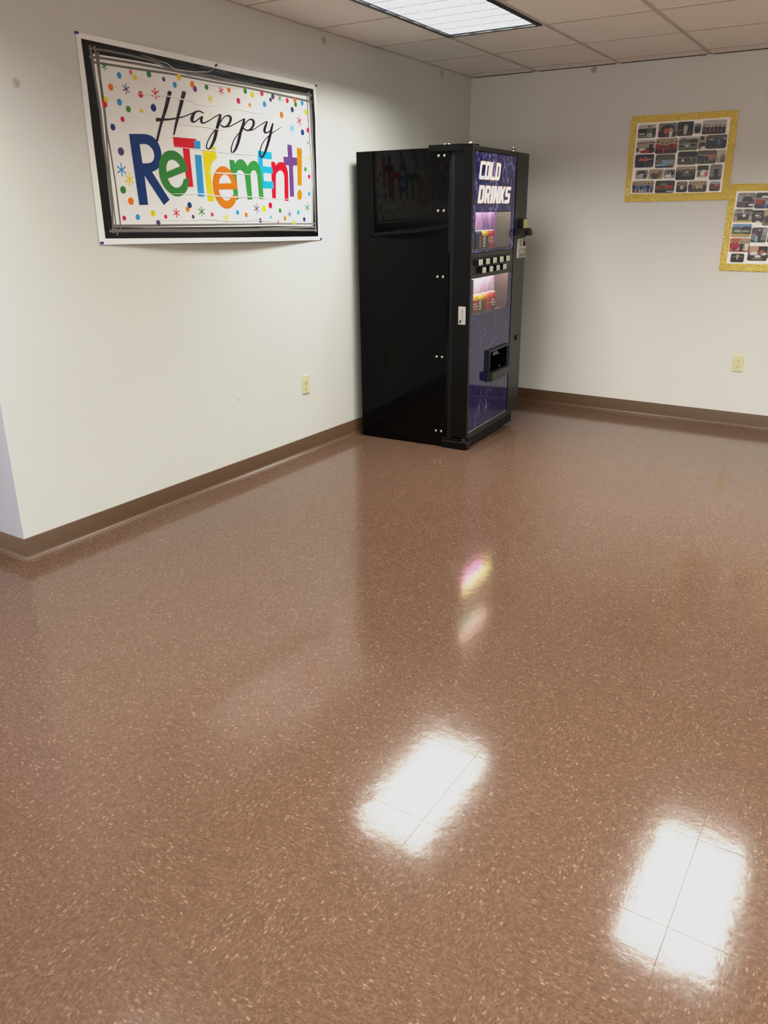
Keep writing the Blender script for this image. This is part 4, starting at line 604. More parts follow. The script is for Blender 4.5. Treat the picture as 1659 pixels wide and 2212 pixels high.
R2 = R2 + [[2.34, 1.593, 2.47, 1.50], [2.49, 1.59, 2.63, 1.50], [2.36, 1.47, 2.50, 1.385], [2.40, 1.36, 2.52, 1.27], [2.53, 1.46, 2.63, 1.33], [2.40, 1.25, 2.60, 1.16]]
def board(label, outer, inner, rects, themes, y0):
    t = thing('photo_collage_board', label, 'photo board', (outer[3][0], 0, outer[3][1]), group='gold framed photo boards on the back wall')
    off = Vector(t.location)
    def rel(x, y, z): return (x - off.x, y, z - off.z)
    g = MB()
    fr = [rel(x, y0 - 0.006, z) for x, z in outer]; bk = [rel(x, y0, z) for x, z in outer]
    n = len(fr); g.face(fr[::-1]); g.face(bk)
    for i in range(n): g.face([fr[i], fr[(i + 1) % n], bk[(i + 1) % n], bk[i]])
    g.build('backing_board', M['gold'], t)
    m = MB(); fr = [rel(x, y0 - 0.0075, z) for x, z in inner]; bk = [rel(x, y0 - 0.006, z) for x, z in inner]
    m.face(fr[::-1]); 
    for i in range(4): m.face([fr[i], fr[(i + 1) % 4], bk[(i + 1) % 4], bk[i]])
    m.build('paper_mat', M['mat_white'], t)
    for rc, (bands, items) in zip(rects, themes):
        make_photo(t, rc[0] - off.x, rc[1] - off.z, rc[2] - off.x, rc[3] - off.z, bands, items, y0 - 0.0078)
    return t
board('gold bordered photo collage board, the upper left one whose right corner touches its neighbour', [(1.2705, 2.106), (1.976, 2.106), (1.989, 1.551), (1.277, 1.544), (1.268, 2.07)],
      [(1.314, 2.059), (1.931, 2.063), (1.936, 1.601), (1.314, 1.598)], R1, TH1, 0.0004)
board('gold bordered photo collage board, the lower right one cut off by the picture edge', [(1.9895, 1.652), (2.69, 1.650), (2.69, 1.088), (1.990, 1.089)],
      [(2.034, 1.605), (2.642, 1.603), (2.642, 1.140), (2.035, 1.137)], R2, TH2, 0.0004)

# ------------------------------------------------------------------ outlets (built facing +x at the origin)
def make_outlet(label):
    t = thing('wall_outlet', label, 'outlet', group='ivory wall outlets')
    p = MB(); w, h = 0.035, 0.0585
    vs = []
    for (a, d) in ((1.0, 0.0), (1.0, 0.0022), (0.955, 0.0052), (0.90, 0.0058)):
        q = 0.0035 * (1 - a) * 10
        vs += [(d, s1 * (w - (1 - a) * 0.035), s2 * (h - (1 - a) * 0.035)) for s1, s2 in ((-1, -1), (1, -1), (1, 1), (-1, 1))]
    p.mesh(vs, [(4 * k + q, 4 * k + (q + 1) % 4, 4 * k + 4 + (q + 1) % 4, 4 * k + 4 + q) for k in range(3) for q in range(4)] + [(12, 13, 14, 15)])
    p.build('cover_plate', M['ivory'], t, bevel=0.0008)
    for s1 in (1, -1):
        zc = s1 * 0.0195
        r = MB(); pts = []
        for q in range(28):
            an = 2 * PI * q / 28; yy, zz = 0.0172 * math.cos(an), 0.0172 * math.sin(an); pts.append((yy, max(-0.0140, min(0.0140, zz))))
        r.mesh([(0.0050, a_, zc + b_) for a_, b_ in pts] + [(0.0078, a_ * .96, zc + b_ * .96) for a_, b_ in pts], [(q, (q + 1) % 28, 28 + (q + 1) % 28, 28 + q) for q in range(28)] + [tuple(range(28, 56))])
        ro = r.build('receptacle', M['ivory'], t)
        s = MB(); s.box(0.0076, 0.0081, -0.0075, -0.0050, zc + 0.0005, zc + 0.0095); s.box(0.0076, 0.0081, 0.0050, 0.0072, zc + 0.0015, zc + 0.0090)
        s.cyl((0.0076, 0.0, zc - 0.0075), 0.0030, 0.0005, axis=0, n=12)
        s.build('slots', M['slot'], ro)
    sc_ = MB(); sc_.cyl((0.0055, 0, 0), 0.0032, 0.0012, axis=0, n=14); sc_.build('screw', M['plate'], t)
    return t
o1 = make_outlet('ivory duplex outlet on the left wall beside the vending machine'); o1.location = (0.0, -2.210, 0.445)
o2 = copy_tree(o1); o2.location = (2.211, 0.0, 0.455); o2.rotation_euler = (0, 0, -PI / 2); o2['label'] = 'ivory duplex outlet on the back wall below the photo boards'

# ------------------------------------------------------------------ vending machine
# local frame: x = out of the front face, y = along the front (left to right), z = up
D, W, HM = 0.7967, 0.9497, 1.8349
vm = thing('vending_machine', 'tall black cold drinks vending machine standing in the room corner', 'vending machine', (0.8704, -1.6309, 0.0), (0.011, -0.008, 0.0522))
def ice(name, dark, mid, pale, emit=0.0, rough=0.08, scale=(1, 26, 7), thr=(0.42, 0.55, 0.68, 0.8)):
    k = NT(name); tc = k.n('TexCoord').outputs['Object']
    mp = k.n('Mapping', {'Vector': tc, 'Scale': scale, 'Rotation': (0.12, 0, 0)}).outputs[0]
    n1 = k.n('TexNoise', {'Vector': mp, 'Scale': 1.0, 'Detail': 4.0, 'Roughness': 0.62, 'Distortion': 1.1}).outputs[0]
    mp2 = k.n('Mapping', {'Vector': tc, 'Scale': (1, 5, 3)}).outputs[0]
    n2 = k.n('TexNoise', {'Vector': mp2, 'Scale': 1.0, 'Detail': 2.0}).outputs[0]
    f = k.math('ADD', n1, k.math('MULTIPLY', k.math('SUBTRACT', n2, 0.5), 0.35))
    col = k.ramp(f, [(thr[0], lin(dark)), (thr[1], lin(mid)), (thr[2], lin(mid)), (thr[3], lin(pale))])
    ins = {'Base Color': col, 'Roughness': rough, 'Specular IOR Level': 0.33}
    if emit: ins['Emission Color'] = col; ins['Emission Strength'] = emit
    return k.done(k.n('BsdfPrincipled', ins).outputs[0])
M['sign'] = ice('sign_ice_print', (14, 18, 54), (34, 38, 88), (166, 154, 204), emit=SIGN_E, scale=(1, 34, 15), thr=(0.34, 0.48, 0.54, 0.74))
M['sign_low'] = ice('panel_ice_print', (15, 14, 54), (24, 22, 70), (138, 134, 184), rough=0.05, scale=(1, 34, 13), thr=(0.38, 0.50, 0.60, 0.80))
M['liner_up'] = ice('liner_ice_print', (84, 66, 118), (140, 116, 164), (226, 206, 236), rough=0.5, thr=(0.36, 0.5, 0.56, 0.8))
M['liner_low'] = ice('liner_pale_print', (120, 108, 172), (160, 146, 200), (222, 214, 250), rough=0.5, thr=(0.36, 0.5, 0.56, 0.8))
M['liner_grey'] = pm('liner_grey', (98, 93, 84), 0.6)
M['letters'] = pm('sign_letters', (250, 236, 214), 0.4, emit=(255, 226, 200), estr=0.9)
M['letter_edge'] = pm('sign_letter_edge', (230, 160, 120), 0.4, emit=(236, 170, 130), estr=0.4)
M['tube_y'] = emis('tube_yellow', (255, 250, 150), TUBE)
M['glow_p'] = emis('glow_pink', (255, 125, 215), TUBE * 1.3)
M['tube_w'] = emis('tube_white', (255, 206, 196), TUBE * 1.0)
M['glow_g'] = emis('glow_green', (110, 225, 170), TUBE * 0.6)
def glass():
    k = NT('window_glass'); fr = k.n('Fresnel', {'IOR': 1.45}).outputs[0]
    a = k.n('BsdfTransparent', {'Color': (0.94, 0.95, 0.96, 1)}).outputs[0]; g = k.n('BsdfGlossy', {'Roughness': 0.02}).outputs[0]
    return k.done(k.n('MixShader', {0: fr, 1: a, 2: g}).outputs[0])
M['glass'] = glass()

b = MB(); b.box(-D, -0.146, 0.0, W, 0.012, HM - 0.004)
cab = b.build('cabinet', M['black'], vm, bevel=0.005)
b = MB(); b.box(-0.147, -0.117, 0.007, W - 0.007, 0.03, HM - 0.008); b.build('door_gasket', M['matt'], vm)
# door built round its openings
b = MB()
X0 = -0.118
b.box(X0, 0.0, 0.0, 0.022, 0.078, HM)                      # hinge stile
b.box(X0, 0.0, 0.722, W, 0.075, HM - 0.002)                # right column
b.box(X0, 0.0, 0.022, 0.722, 1.808, HM - 0.001)            # top rail
b.box(X0, -0.004, 0.022, 0.722, 1.150, 1.232); b.box(-0.014, -0.004, 0.022, 0.722, 1.105, 1.150)              # behind the buttons
b.box(-0.012, -0.001, 0.022, 0.722, 1.084, 1.112); b.box(X0, -0.001, 0.022, 0.722, 1.206, 1.234)
b.box(X0, -0.001, 0.022, 0.722, 0.072, 0.114)              # bottom rail
b.box(X0, -0.006, 0.022, 0.318, 0.114, 0.845); b.box(X0, -0.006, 0.318, 0.70, 0.114, 0.404); b.box(X0, -0.006, 0.318, 0.70, 0.596, 0.845); b.box(X0, -0.006, 0.70, 0.722, 0.114, 1.084)
b.box(X0, -0.006, 0.70, 0.722, 1.234, 1.808)
door = b.build('door', M['frame'], vm, bevel=0.0025)
b = MB(); b.box(X0 + 0.001, -0.003, -0.0022, 0.0, 0.080, HM - 0.002); b.build('door_edge_skin', M['doorside'], vm, bevel=0.001)
# thin dark joint between glazed panels and right column
b = MB(); b.box(-0.002, 0.0006, 0.7165, 0.7225, 0.118, 1.806); b.build('panel_joint', M['void'], vm)
b = MB(); b.box(-0.10, -0.004, 0.03, 0.83, 0.014, 0.073); b.build('kick_plate', M['matt'], vm, bevel=0.002)
for fx, fy in ((-D + 0.06, 0.07), (-D + 0.06, W - 0.07), (-0.09, 0.09), (-0.09, W - 0.15)):
    f = MB(); f.cyl((fx, fy, -0.0005 - fy * 0.011 - (-fx) * 0.0 + 0.001), 0.022, 0.010, n=16); f.cyl((fx, fy, 0.006 - fy * 0.011), 0.010, 0.02 + fy * 0.011, n=12)
    f.build('levelling_foot', M['matt'], vm)

# display cavities
M['liner_dark'] = pm('liner_dark_grey', (66, 65, 62), 0.6)
def cavity(z0, z1, back, name, side):
    c = MB(); yb0, yb1, xb = 0.030, 0.690, -0.1165
    c.face([(xb, yb0, z0), (xb, yb0, z1), (xb, yb1, z1), (xb, yb1, z0)], 0)
    c.face([(xb, yb1, z0), (xb, yb1, z1), (-0.008, yb1, z1), (-0.008, yb1, z0)], 1)
    c.face([(xb, yb0, z0), (-0.008, yb0, z0), (-0.008, yb0, z1), (xb, yb0, z1)], 1)
    c.face([(xb, yb0, z0), (xb, yb1, z0), (-0.008, yb1, z0), (-0.008, yb0, z0)], 1)
    c.face([(xb, yb0, z1), (-0.008, yb0, z1), (-0.008, yb1, z1), (xb, yb1, z1)], 1)
    return c.build(name, [back, side], vm, merge=False)
cu = cavity(1.240, 1.540, M['liner_up'], 'display_recess', M['liner_grey'])
cl = cavity(0.850, 1.148, M['liner_low'], 'display_recess', M['liner_dark'])
for par_, z, ma, mb_ in ((cu, 1.506, M['tube_w'], M['glow_g']), (cl, 1.100, M['tube_y'], M['glow_p'])):
    t_ = MB(); t_.cyl((-0.046, 0.06, z), 0.014, 0.60, axis=1, n=14); t_.build('lit_tube', ma, par_)
    t_ = MB(); t_.cyl((-0.100, 0.06, z + 0.004), 0.010, 0.60, axis=1, n=14); t_.build('lit_tube', mb_, par_)  # rear tube added as the glow of the lit back liner
# printed plastic panels with window cut-outs
b = MB(); XA, XB = -0.0075, -0.0020
b.box(XA, XB, 0.014, 0.716, 1.470, 1.804); b.box(XA, XB, 0.014, 0.052, 1.237, 1.470); b.box(XA, XB, 0.664, 0.716, 1.237, 1.470); b.box(XA, XB, 0.052, 0.664, 1.237, 1.250)
sign = b.build('sign_panel', M['sign'], vm)
b = MB(); b.face([(-0.0036, 0.052, 1.250), (-0.0036, 0.664, 1.250), (-0.0036, 0.664, 1.470), (-0.0036, 0.052, 1.470)]); b.build('window_glass', M['glass'], vm, merge=False)
b = MB()
for q in ((0.050, 0.054, 1.248, 1.473), (0.662, 0.666, 1.248, 1.473), (0.054, 0.662, 1.469, 1.473), (0.054, 0.662, 1.248, 1.251)): b.box(-0.0022, -0.0010, *q)
b.build('window_trim', M['matt'], vm)
b = MB(); XA, XB = -0.0058, -0.0015
b.box(XA, XB, 0.024, 0.052, 0.860, 1.082); b.box(XA, XB, 0.655, 0.716, 0.860, 1.082)
b.box(XA, XB, 0.024, 0.318, 0.115, 0.860); b.box(XA, XB, 0.318, 0.716, 0.596, 0.860); b.box(XA, XB, 0.318, 0.716, 0.115, 0.404); b.box(XA, XB, 0.700, 0.716, 0.404, 0.596)
b.build('lower_panel', M['sign_low'], vm)
b = MB(); b.face([(-0.0036, 0.052, 0.860), (-0.0036, 0.655, 0.860), (-0.0036, 0.655, 1.082), (-0.0036, 0.052, 1.082)]); b.build('window_glass', M['glass'], vm, merge=False)
b = MB(); b.box(-0.002, -0.0004, 0.024, 0.716, 0.1125, 0.1155); b.build('panel_trim', M['plate'], vm)

GLY = {'C': ([(.1, 0), (1, 0), (1, .18), (.34, .18), (.34, .82), (1, .82), (1, 1), (.1, 1), (0, .9), (0, .1)], None),
       'O': ([(.08, 0), (.92, 0), (1, .1), (1, .9), (.92, 1), (.08, 1), (0, .9), (0, .1)], [(.33, .18), (.67, .18), (.67, .82), (.33, .82)]),
       'L': ([(0, 0), (1, 0), (1, .18), (.34, .18), (.34, 1), (0, 1)], None),
       'D': ([(0, 0), (.8, 0), (1, .14), (1, .86), (.8, 1), (0, 1)], [(.33, .18), (.67, .18), (.67, .82), (.33, .82)]),
       'R': ([(0, 0), (.36, 0), (.36, .38), (.44, .38), (.60, 0), (1, 0), (.82, .44), (1, .56), (1, .88), (.85, 1), (0, 1)], [(.32, .58), (.68, .58), (.68, .83), (.32, .83)]),
       'I': ([(0, 0), (1, 0), (1, 1), (0, 1)], None),
       'N': ([(0, 0), (.34, 0), (.34, .52), (.60, 0), (1, 0), (1, 1), (.66, 1), (.66, .48), (.40, 1), (0, 1)], None),
       'K': ([(0, 0), (.36, 0), (.36, .36), (.60, 0), (1, 0), (.70, .5), (1, 1), (.62, 1), (.36, .64), (.36, 1), (0, 1)], None),
       'S': ([(0, 0), (.85, 0), (1, .1), (1, .5), (.88, .6), (.38, .6), (.38, .8), (1, .8), (1, 1), (.12, 1), (0, .9), (0, .5), (.12, .4), (.62, .4), (.62, .2), (0, .2)], None)}
def word(mb, txt, y0, y1, z0, z1, shear, x, widths, mi=0, grow=0.0):
    tot = sum(widths) + 0.12 * (len(txt) - 1); sc_ = (y1 - y0 - shear) / tot; cy = y0
    for ch, wd in zip(txt, widths):
        o, hl = GLY[ch]
        def mp(p):
            px_ = p[0] + (grow if p[0] > .5 else -grow); pz_ = p[1] + (grow * .8 if p[1] > .5 else -grow * .8)
            return (cy + px_ * wd * sc_ + shear * pz_, z0 + (z1 - z0) * pz_)
        lp = [[mp(p) for p in o]]
        if hl:
            g_ = -grow if grow else 0.0
            hc = [(p[0] + (g_ if p[0] > .5 else -g_) * 1.2, p[1] + (g_ if p[1] > .5 else -g_) * .6) for p in hl]
            lp.append([(cy + p[0] * wd * sc_ + shear * p[1], z0 + (z1 - z0) * p[1]) for p in hc])
        pts = [p for l_ in lp for p in l_]
        for tri in tessellate_polygon([[Vector((p[0], p[1], 0)) for p in l_] for l_ in lp]):
            t3 = [(x, pts[i][0], pts[i][1]) for i in tri]
            a_, b_, c_ = (Vector(p) for p in t3)
            mb.face(t3 if (b_ - a_).cross(c_ - a_).x > 0 else t3[::-1], mi)
        cy += (wd + 0.12) * sc_
lt = MB()
word(lt, 'COLD', 0.094, 0.446, 1.655, 1.753, 0.024, -0.0012, [1, 1, 1, 1], 0)
word(lt, 'DRINKS', 0.084, 0.632, 1.521, 1.619, 0.024, -0.0012, [1, 1, .42, 1.05, 1, 1], 0)
word(lt, 'COLD', 0.094, 0.446, 1.655, 1.753, 0.024, -0.0016, [1, 1, 1, 1], 1, 0.03)
word(lt, 'DRINKS', 0.084, 0.632, 1.521, 1.619, 0.024, -0.0016, [1, 1, .42, 1.05, 1, 1], 1, 0.03)
lt.build('sign_lettering', [M['letters'], M['letter_edge']], sign, merge=False)

# selection buttons
b = MB(); b.box(-0.004, -0.0005, 0.022, 0.716, 1.1135, 1.2045); bp = b.build('button_panel', M['frame'], vm, bevel=0.0012)
for y, z in [(v, 1.180) for v in (0.092, 0.208, 0.326, 0.442, 0.558)] + [(v, 1.131) for v in (0.150, 0.266, 0.384, 0.500)]:
    u = MB(); u.box(-0.001, 0.024, y - 0.030, y + 0.030, z - 0.0185, z + 0.0185); bo = u.build('button', M['matt'], vm, bevel=0.002)
    u = MB(); u.box(0.0235, 0.0300, y - 0.026, y + 0.026, z - 0.0160, z + 0.0160); u.build('button_cap', M['white_lit'], bo, bevel=0.002)

# bank note reader
b = MB(); b.box(0.0, 0.030, 0.811, 0.886, 1.356, 1.424); br = b.build('note_reader', M['matt'], vm, bevel=0.002)
b = MB(); b.box(0.0295, 0.0308, 0.815, 0.884, 1.362, 1.420); lb = b.build('instruction_label', M['yellow'], br)
b = MB(); b.box(0.0306, 0.0312, 0.846, 0.880, 1.366, 1.400); b.box(0.0306, 0.0312, 0.822, 0.880, 1.405, 1.412); b.build('label_patch', M['palegreen'], br)
b = MB()
b.mesh([(0.0, 0.742, 1.319), (0.0, 0.955, 1.319), (0.058, 0.925, 1.312), (0.058, 0.775, 1.312), (0.0, 0.742, 1.364), (0.0, 0.955, 1.364), (0.052, 0.915, 1.358), (0.052, 0.785, 1.358)],
       [(0, 1, 2, 3), (4, 7, 6, 5), (0, 3, 7, 4), (1, 5, 6, 2), (3, 2, 6, 7), (0, 4, 5, 1)])
bz = b.build('reader_mouth', M['matt'], vm, bevel=0.004)
b = MB(); b.box(0.05, 0.072, 0.80, 0.905, 1.327, 1.332); b.box(0.050, 0.066, 0.80, 0.905, 1.340, 1.346); b.build('reader_lip', M['doorside'], bz, bevel=0.001)
# coin panel
b = MB(); b.box(0.0, 0.0135, 0.784, 0.936, 1.169, 1.297); cp = b.build('coin_panel', M['plate'], vm, bevel=0.002)
b = MB(); b.box(0.0133, 0.0145, 0.872, 0.918, 1.246, 1.288); cs = b.build('coin_slot', M['void'], cp)
b = MB(); b.box(0.0143, 0.0148, 0.876, 0.914, 1.270, 1.284); b.box(0.0143, 0.0148, 0.876, 0.914, 1.258, 1.262); b.build('coin_slot_light', M['red_led'], cs)
b = MB(); b.box(0.0133, 0.0142, 0.794, 0.928, 1.176, 1.228); cd = b.build('lock_plate', M['greyplate'], cp)
b = MB(); b.box(0.0141, 0.0150, 0.808, 0.900, 1.196, 1.222); b.build('lock_cover', M['plate'], cd, bevel=0.001)
b = MB(); b.box(0.0149, 0.0154, 0.850, 0.858, 1.200, 1.218); b.build('keyhole', M['mark'], cd)
b = MB()
for z in (1.277, 1.263, 1.250):
    for q in range(3): b.box(0.0134, 0.0139, 0.808 + q * 0.014, 0.818 + q * 0.014, z, z + 0.006)
b.build('coin_panel_print', M['mark'], cp)
# service door lines and small holes in the right column
b = MB(); b.box(-0.001, 0.0006, 0.818, 0.862, 0.606, 0.640); b.build('latch_hole', M['void'], vm)
b = MB(); b.box(-0.001, 0.0004, 0.862, W + 0.0004, 0.6385, 0.641); b.build('cover_seam', M['void'], vm)
b = MB(); b.cyl((-0.001, 0.871, 1.589), 0.006, 0.0014, axis=0, n=14); b.build('lock_hole', M['void'], vm)
# delivery port
b = MB()
b.face([(-0.117, 0.318, 0.404), (-0.117, 0.318, 0.596), (-0.117, 0.70, 0.596), (-0.117, 0.70, 0.404)])
for p in ([(-0.117, 0.318), (0.0, 0.318)], [(-0.117, 0.70), (0.0, 0.70)]):
    b.face([(p[0][0], p[0][1], 0.404), (p[1][0], p[1][1], 0.404), (p[1][0], p[1][1], 0.596), (p[0][0], p[0][1], 0.596)])
b.face([(-0.117, 0.318, 0.404), (0, 0.318, 0.404), (0, 0.70, 0.404), (-0.117, 0.70, 0.404)]); b.face([(-0.117, 0.318, 0.596), (0, 0.318, 0.596), (0, 0.70, 0.596), (-0.117, 0.70, 0.596)])
dp = b.build('delivery_port', M['void'], vm, merge=False)
b = MB()
b.box(-0.002, 0.020, 0.310, 0.319, 0.450, 0.606); b.box(-0.002, 0.006, 0.668, 0.676, 0.450, 0.600); b.box(-0.002, 0.020, 0.319, 0.676, 0.594, 0.606)
b.build('port_frame', M['frame'], dp, bevel=0.003)
b = MB()
b.mesh([(0.0, 0.300, 0.398), (0.0, 0.676, 0.398), (0.046, 0.660, 0.408), (0.046, 0.302, 0.408), (0.0, 0.300, 0.456), (0.0, 0.676, 0.456), (0.046, 0.660, 0.462), (0.046, 0.302, 0.462)],
       [(0, 1, 2, 3), (4, 7, 6, 5), (0, 3, 7, 4), (1, 5, 6, 2), (3, 2, 6, 7), (0, 4, 5, 1)])
b.build('port_tray', M['frame'], dp, bevel=0.003)
b = MB(); b.mesh([(-0.06, 0.560, 0.532), (-0.06, 0.690, 0.526), (-0.056, 0.630, 0.558), (-0.070, 0.585, 0.548)], [(0, 1, 2), (0, 2, 3)]); b.build('port_reflection', M['plate'], dp)  # pale facet modelled in place of a grey reflection inside the port
b = MB(); b.cyl((-0.004, 0.545, 0.470), 0.006, 0.004, axis=0, n=12); b.build('port_screw', M['chrome'], dp)

# screws in pairs down the hinge side
for z in (1.785, 1.480, 1.0955, 0.599, 0.107):
    for x in (-0.2240, -0.1860):
        s = MB(); s.mesh([], []); n = 14
        prof = [(0.0085, 0.0), (0.0085, 0.0012), (0.0070, 0.0034), (0.0040, 0.0048), (0.0, 0.0052)]
        vs = [(x + r * math.cos(2 * PI * q / n), -d, z + r * math.sin(2 * PI * q / n)) for r, d in prof for q in range(n)]
        s.mesh(vs, [(i * n + q, i * n + (q + 1) % n, (i + 1) * n + (q + 1) % n, (i + 1) * n + q) for i in range(len(prof) - 1) for q in range(n)], 0, True)
        s.build('screw', M['chrome'], vm)
# rating plate
b = MB(); b.box(-0.0755, -0.0262, -0.0034, -0.002, 0.812, 0.922); rp = b.build('rating_plate', M['plate'], vm, bevel=0.0006)
b = MB()
b.box(-0.0515, -0.0485, -0.0038, -0.0033, 0.838, 0.902); b.box(-0.0515, -0.0440, -0.0038, -0.0033, 0.899, 0.902)
b.box(-0.070, -0.0675, -0.0038, -0.0033, 0.864, 0.870); b.box(-0.0665, -0.054, -0.0038, -0.0033, 0.822, 0.840); b.box(-0.070, -0.067, -0.0038, -0.0033, 0.820, 0.834)
for z in (0.914, 0.819): b.box(-0.0345, -0.0325, -0.0038, -0.0033, z, z + 0.003)
for q in range(9): b.box(-0.0425, -0.0415, -0.0038, -0.0033, 0.835 + q * 0.0075, 0.839 + q * 0.0075)
b.build('plate_print', M['mark'], rp)
# hinge plates
b = MB(); b.box(-0.287, -0.064, -0.009, 0.0, 1.808, HM + 0.008); b.box(-0.287, -0.064, -0.009, 0.10, HM + 0.002, HM + 0.010)
b.box(-0.064, -0.004, -0.006, 0.10, HM + 0.001, HM + 0.008); hp = b.build('top_hinge', M['doorside'], vm, bevel=0.002)
for x, y in ((-0.200, 0.03), (-0.172, 0.03)):
    s = MB(); s.lathe((x, y, HM + 0.010), [(0.009, 0.0), (0.009, 0.003), (0.006, 0.006), (0.0001, 0.007)], n=12); s.build('bolt', M['chrome'], hp)
s = MB(); s.lathe((-0.030, 0.022, HM + 0.008), [(0.013, 0.0), (0.013, 0.005), (0.009, 0.009), (0.0001, 0.010)], n=14); s.build('bolt', M['chrome'], hp)
b = MB(); b.box(-0.034, -0.004, 0.035, 0.062, HM + 0.0078, HM + 0.0095); b.build('hinge_shim', M['chrome'], hp)
s = MB(); s.lathe((-0.062, 0.812, HM - 0.003), [(0.014, 0.0), (0.014, 0.006), (0.009, 0.008), (0.009, 0.026), (0.015, 0.028), (0.015, 0.034), (0.009, 0.039), (0.0001, 0.040)], n=16)
s.build('lift_bolt', M['chrome'], vm)
b = MB(); b.box(-0.178, 0.006, -0.012, 0.055, 0.004, 0.047); b.box(-0.176, -0.052, -0.010, 0.05, 0.050, 0.072); fh = b.build('bottom_hinge', M['doorside'], vm, bevel=0.003)
b = MB(); b.box(-0.178, 0.010, -0.014, 0.06, 0.046, 0.052); b.cyl((-0.028, 0.010, 0.050), 0.018, 0.024, n=18); b.build('hinge_pin', M['frame'], fh, bevel=0.001)

# drink cans on display (each a thing of its own, standing in the lit recesses)
MC = {c: pm('can_' + c, rgb, 0.3, metal=0.25, spec=0.5) for c, rgb in dict(red=(186, 34, 38), darkred=(150, 28, 40), blue=(34, 44, 88), green=(70, 88, 58), yellow=(238, 200, 40), silver=(214, 210, 212), white=(232, 224, 214), orange=(220, 110, 40)).items()}
RV = Matrix.Rotation(0.0522, 4, 'Z') @ Matrix.Rotation(-0.008, 4, 'Y') @ Matrix.Rotation(0.011, 4, 'X'); RV.translation = Vector((0.8704, -1.6309, 0.0))
def can(y, zf, body, top, deco, label, group):
    p = RV @ Vector((-0.066, y, zf))
    t = thing('drink_can', label, 'drink can', p, (0.011, -0.008, 0.0522), group)
    b = MB(); R_ = 0.033
    b.lathe((0, 0, 0), [(0.024, 0.0), (0.026, 0.001), (R_ - 0.001, 0.010), (R_, 0.014), (R_, 0.088), (R_, 0.100), (R_ - 0.001, 0.106), (0.027, 0.116)], n=28, mi=[2, 2, 0, 0, 1, 1, 1])
    bo = b.build('can_body', [MC[body], MC[top], MC['silver']], t)
    b = MB(); b.lathe((0, 0, 0), [(0.027, 0.116), (0.0278, 0.1185), (0.0268, 0.1205), (0.0250, 0.1185), (0.0001, 0.1180)], n=28); b.build('can_lid', MC['silver'], t)
    b = MB()
    def patch(a0, a1, z0, z1, n=6):
        for q in range(n):
            aa, ab = a0 + (a1 - a0) * q / n, a0 + (a1 - a0) * (q + 1) / n; r = R_ + 0.0004
            b.face([(r * math.cos(aa), r * math.sin(aa), z0), (r * math.cos(ab), r * math.sin(ab), z0), (r * math.cos(ab), r * math.sin(ab), z1), (r * math.cos(aa), r * math.sin(aa), z1)])
    if deco == 'ring':
        for q in range(22):
            a0, a1 = 2 * PI * q / 22, 2 * PI * (q + 1) / 22; r = R_ + 0.0004
            def pt(a, rr): th = -0.75 + rr * math.cos(a) / R_; return (r * math.cos(th), r * math.sin(th), 0.060 + rr * math.sin(a))
            b.face([pt(a0, 0.017), pt(a1, 0.017), pt(a1, 0.021), pt(a0, 0.021)])
        patch(-1.05, -0.45, 0.052, 0.058); patch(-0.95, -0.55, 0.062, 0.068)
    elif deco == 'script':
        for q in range(9): patch(-1.25 + 0.11 * (q % 3), -0.75 + 0.16 * (q % 2), 0.022 + q * 0.007, 0.0265 + q * 0.007, 3)
    elif deco == 'stripe':
        patch(-1.9, -1.6, 0.012, 0.10, 2); patch(-0.6, -0.3, 0.02, 0.09, 2)
    elif deco == 'band':
        patch(-1.5, 0.3, 0.048, 0.056, 10); patch(-1.1, -0.3, 0.064, 0.072, 6); patch(-1.0, -0.2, 0.034, 0.040, 6)
    b.build('can_print', MC['white' if deco != 'stripe' else 'orange'], t, merge=False)
    return t
gu, gl = 'cans in the upper display window', 'cans in the lower display window'
can(0.238, 1.2405, 'blue', 'blue', 'stripe', 'dark blue drink can at the left of the upper display window', gu)
can(0.340, 1.2405, 'green', 'yellow', 'script', 'green drink can with yellow top in the upper display window', gu)
can(0.442, 1.2405, 'red', 'red', 'ring', 'red drink can with round white emblem in the upper display window', gu)
can(0.205, 0.8505, 'red', 'yellow', 'band', 'red drink can at the left edge of the lower display window', gl)
can(0.300, 0.8505, 'green', 'yellow', 'script', 'green drink can with yellow top in the lower display window', gl)
can(0.400, 0.8505, 'red', 'orange', 'stripe', 'red drink can beside the green one in the lower display window', gl)
can(0.505, 0.8505, 'darkred', 'red', 'band', 'dark red drink can at the right of the row in the lower display window', gl)

# ------------------------------------------------------------------ camera, world, colour
cam_d = bpy.data.cameras.new('camera'); cam = bpy.data.objects.new('camera', cam_d); COL.objects.link(cam)
yaw, pitch, roll = 0.5633, 0.3581, -0.0013
fw = Vector((-math.sin(yaw) * math.cos(pitch), math.cos(yaw) * math.cos(pitch), -math.sin(pitch)))
r0 = Vector((math.cos(yaw), math.sin(yaw), 0)); u0 = r0.cross(fw)
rr = r0 * math.cos(roll) + u0 * math.sin(roll); uu = u0 * math.cos(roll) - r0 * math.sin(roll)
mw = Matrix((rr, uu, -fw)).transposed().to_4x4(); mw.translation = Vector((3.0904, -6.1653, 1.444))
cam.matrix_world = mw
cam_d.sensor_fit = 'VERTICAL'; cam_d.sensor_height = 36.0; cam_d.lens = 1702.9 / 2212 * 36.0
cam_d.clip_start = 0.05
sc.camera = cam
w = bpy.data.worlds.new('world'); sc.world = w; w.use_nodes = True
w.node_tree.nodes['Background'].inputs[0].default_value = (0.9, 0.85, 0.8, 1); w.node_tree.nodes['Background'].inputs[1].default_value = 0.05
sc.view_settings.view_transform = 'Standard'; sc.view_settings.look = 'None'
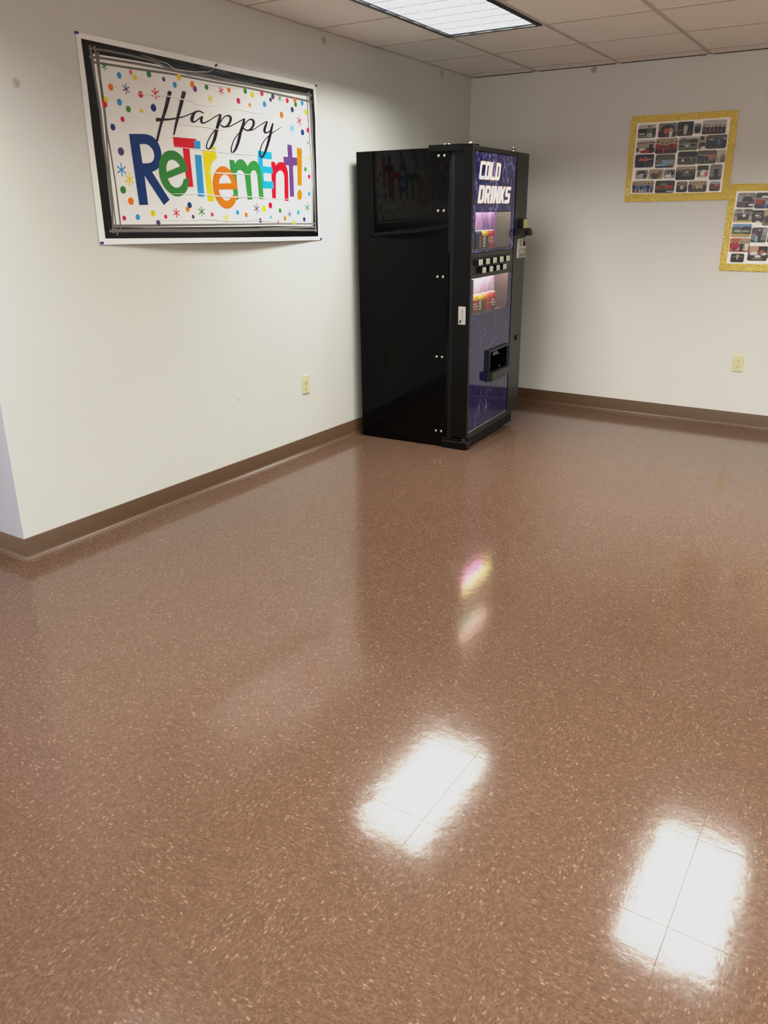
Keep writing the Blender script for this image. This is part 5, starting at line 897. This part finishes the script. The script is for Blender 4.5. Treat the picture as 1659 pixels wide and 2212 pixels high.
sc.view_settings.exposure = EXPO; sc.view_settings.gamma = 1.0
# soft highlight shoulder, like a phone camera's response
sc.view_settings.use_curve_mapping = True
cm = sc.view_settings.curve_mapping
WL = 5.0
cm.black_level = (0, 0, 0); cm.white_level = (WL, WL, WL)
cc = cm.curves[3]
pts = [(0.0, 0.0), (0.30, 0.30), (0.62, 0.60), (0.85, 0.73), (1.3, 0.78), (2.2, 0.795), (5.0, 0.82)]
cc.points[0].location = (0, 0); cc.points[1].location = (1.0, pts[-1][1])
for a_, b_ in pts[1:-1]: cc.points.new(a_ / WL, b_)
for p_ in cc.points: p_.handle_type = 'VECTOR'
cm.extend = 'HORIZONTAL'
cm.update()
sc.cycles.use_denoising = True; sc.cycles.use_adaptive_sampling = True; sc.cycles.adaptive_threshold = 0.06
sc.cycles.max_bounces = 8; sc.cycles.diffuse_bounces = 4; sc.cycles.glossy_bounces = 4; sc.cycles.transparent_max_bounces = 8
sc.cycles.sample_clamp_indirect = 6.0; sc.cycles.caustics_reflective = False; sc.cycles.caustics_refractive = False

def area(name, loc, rot, sx, sy, power, rgb):
    l = bpy.data.lights.new(name, 'AREA'); l.shape = 'RECTANGLE'; l.size = sx; l.size_y = sy; l.energy = power; l.color = rgb
    o = bpy.data.objects.new(name, l); COL.objects.link(o); o.location = loc; o.rotation_euler = rot; return o
# added fill lamp far behind the viewer; then weak bluish daylight from the left
area('rear_fill', (2.2, RY0 + 0.05, 1.45), (PI / 2, 0, 0), 6.0, 1.4, FILL, (1.0, 0.95, 0.90))
area('side_daylight', (RX0 + 0.05, -7.2, 1.4), (0, -PI / 2, 0), 1.4, 2.4, FILL2, (0.80, 0.87, 1.0))

# added upward fill on the right, no fixture there, to brighten the ceiling
area('ceiling_fill', (4.9, -4.6, 1.75), (PI, 0, 0), 0.6, 0.6, CEIL_FILL, (1.0, 0.95, 0.90))
for k_ in ('blade', 'edge_a', 'edge_b', 'letters', 'letter_edge', 'sign'):
    M[k_].cycles.emission_sampling = 'NONE'
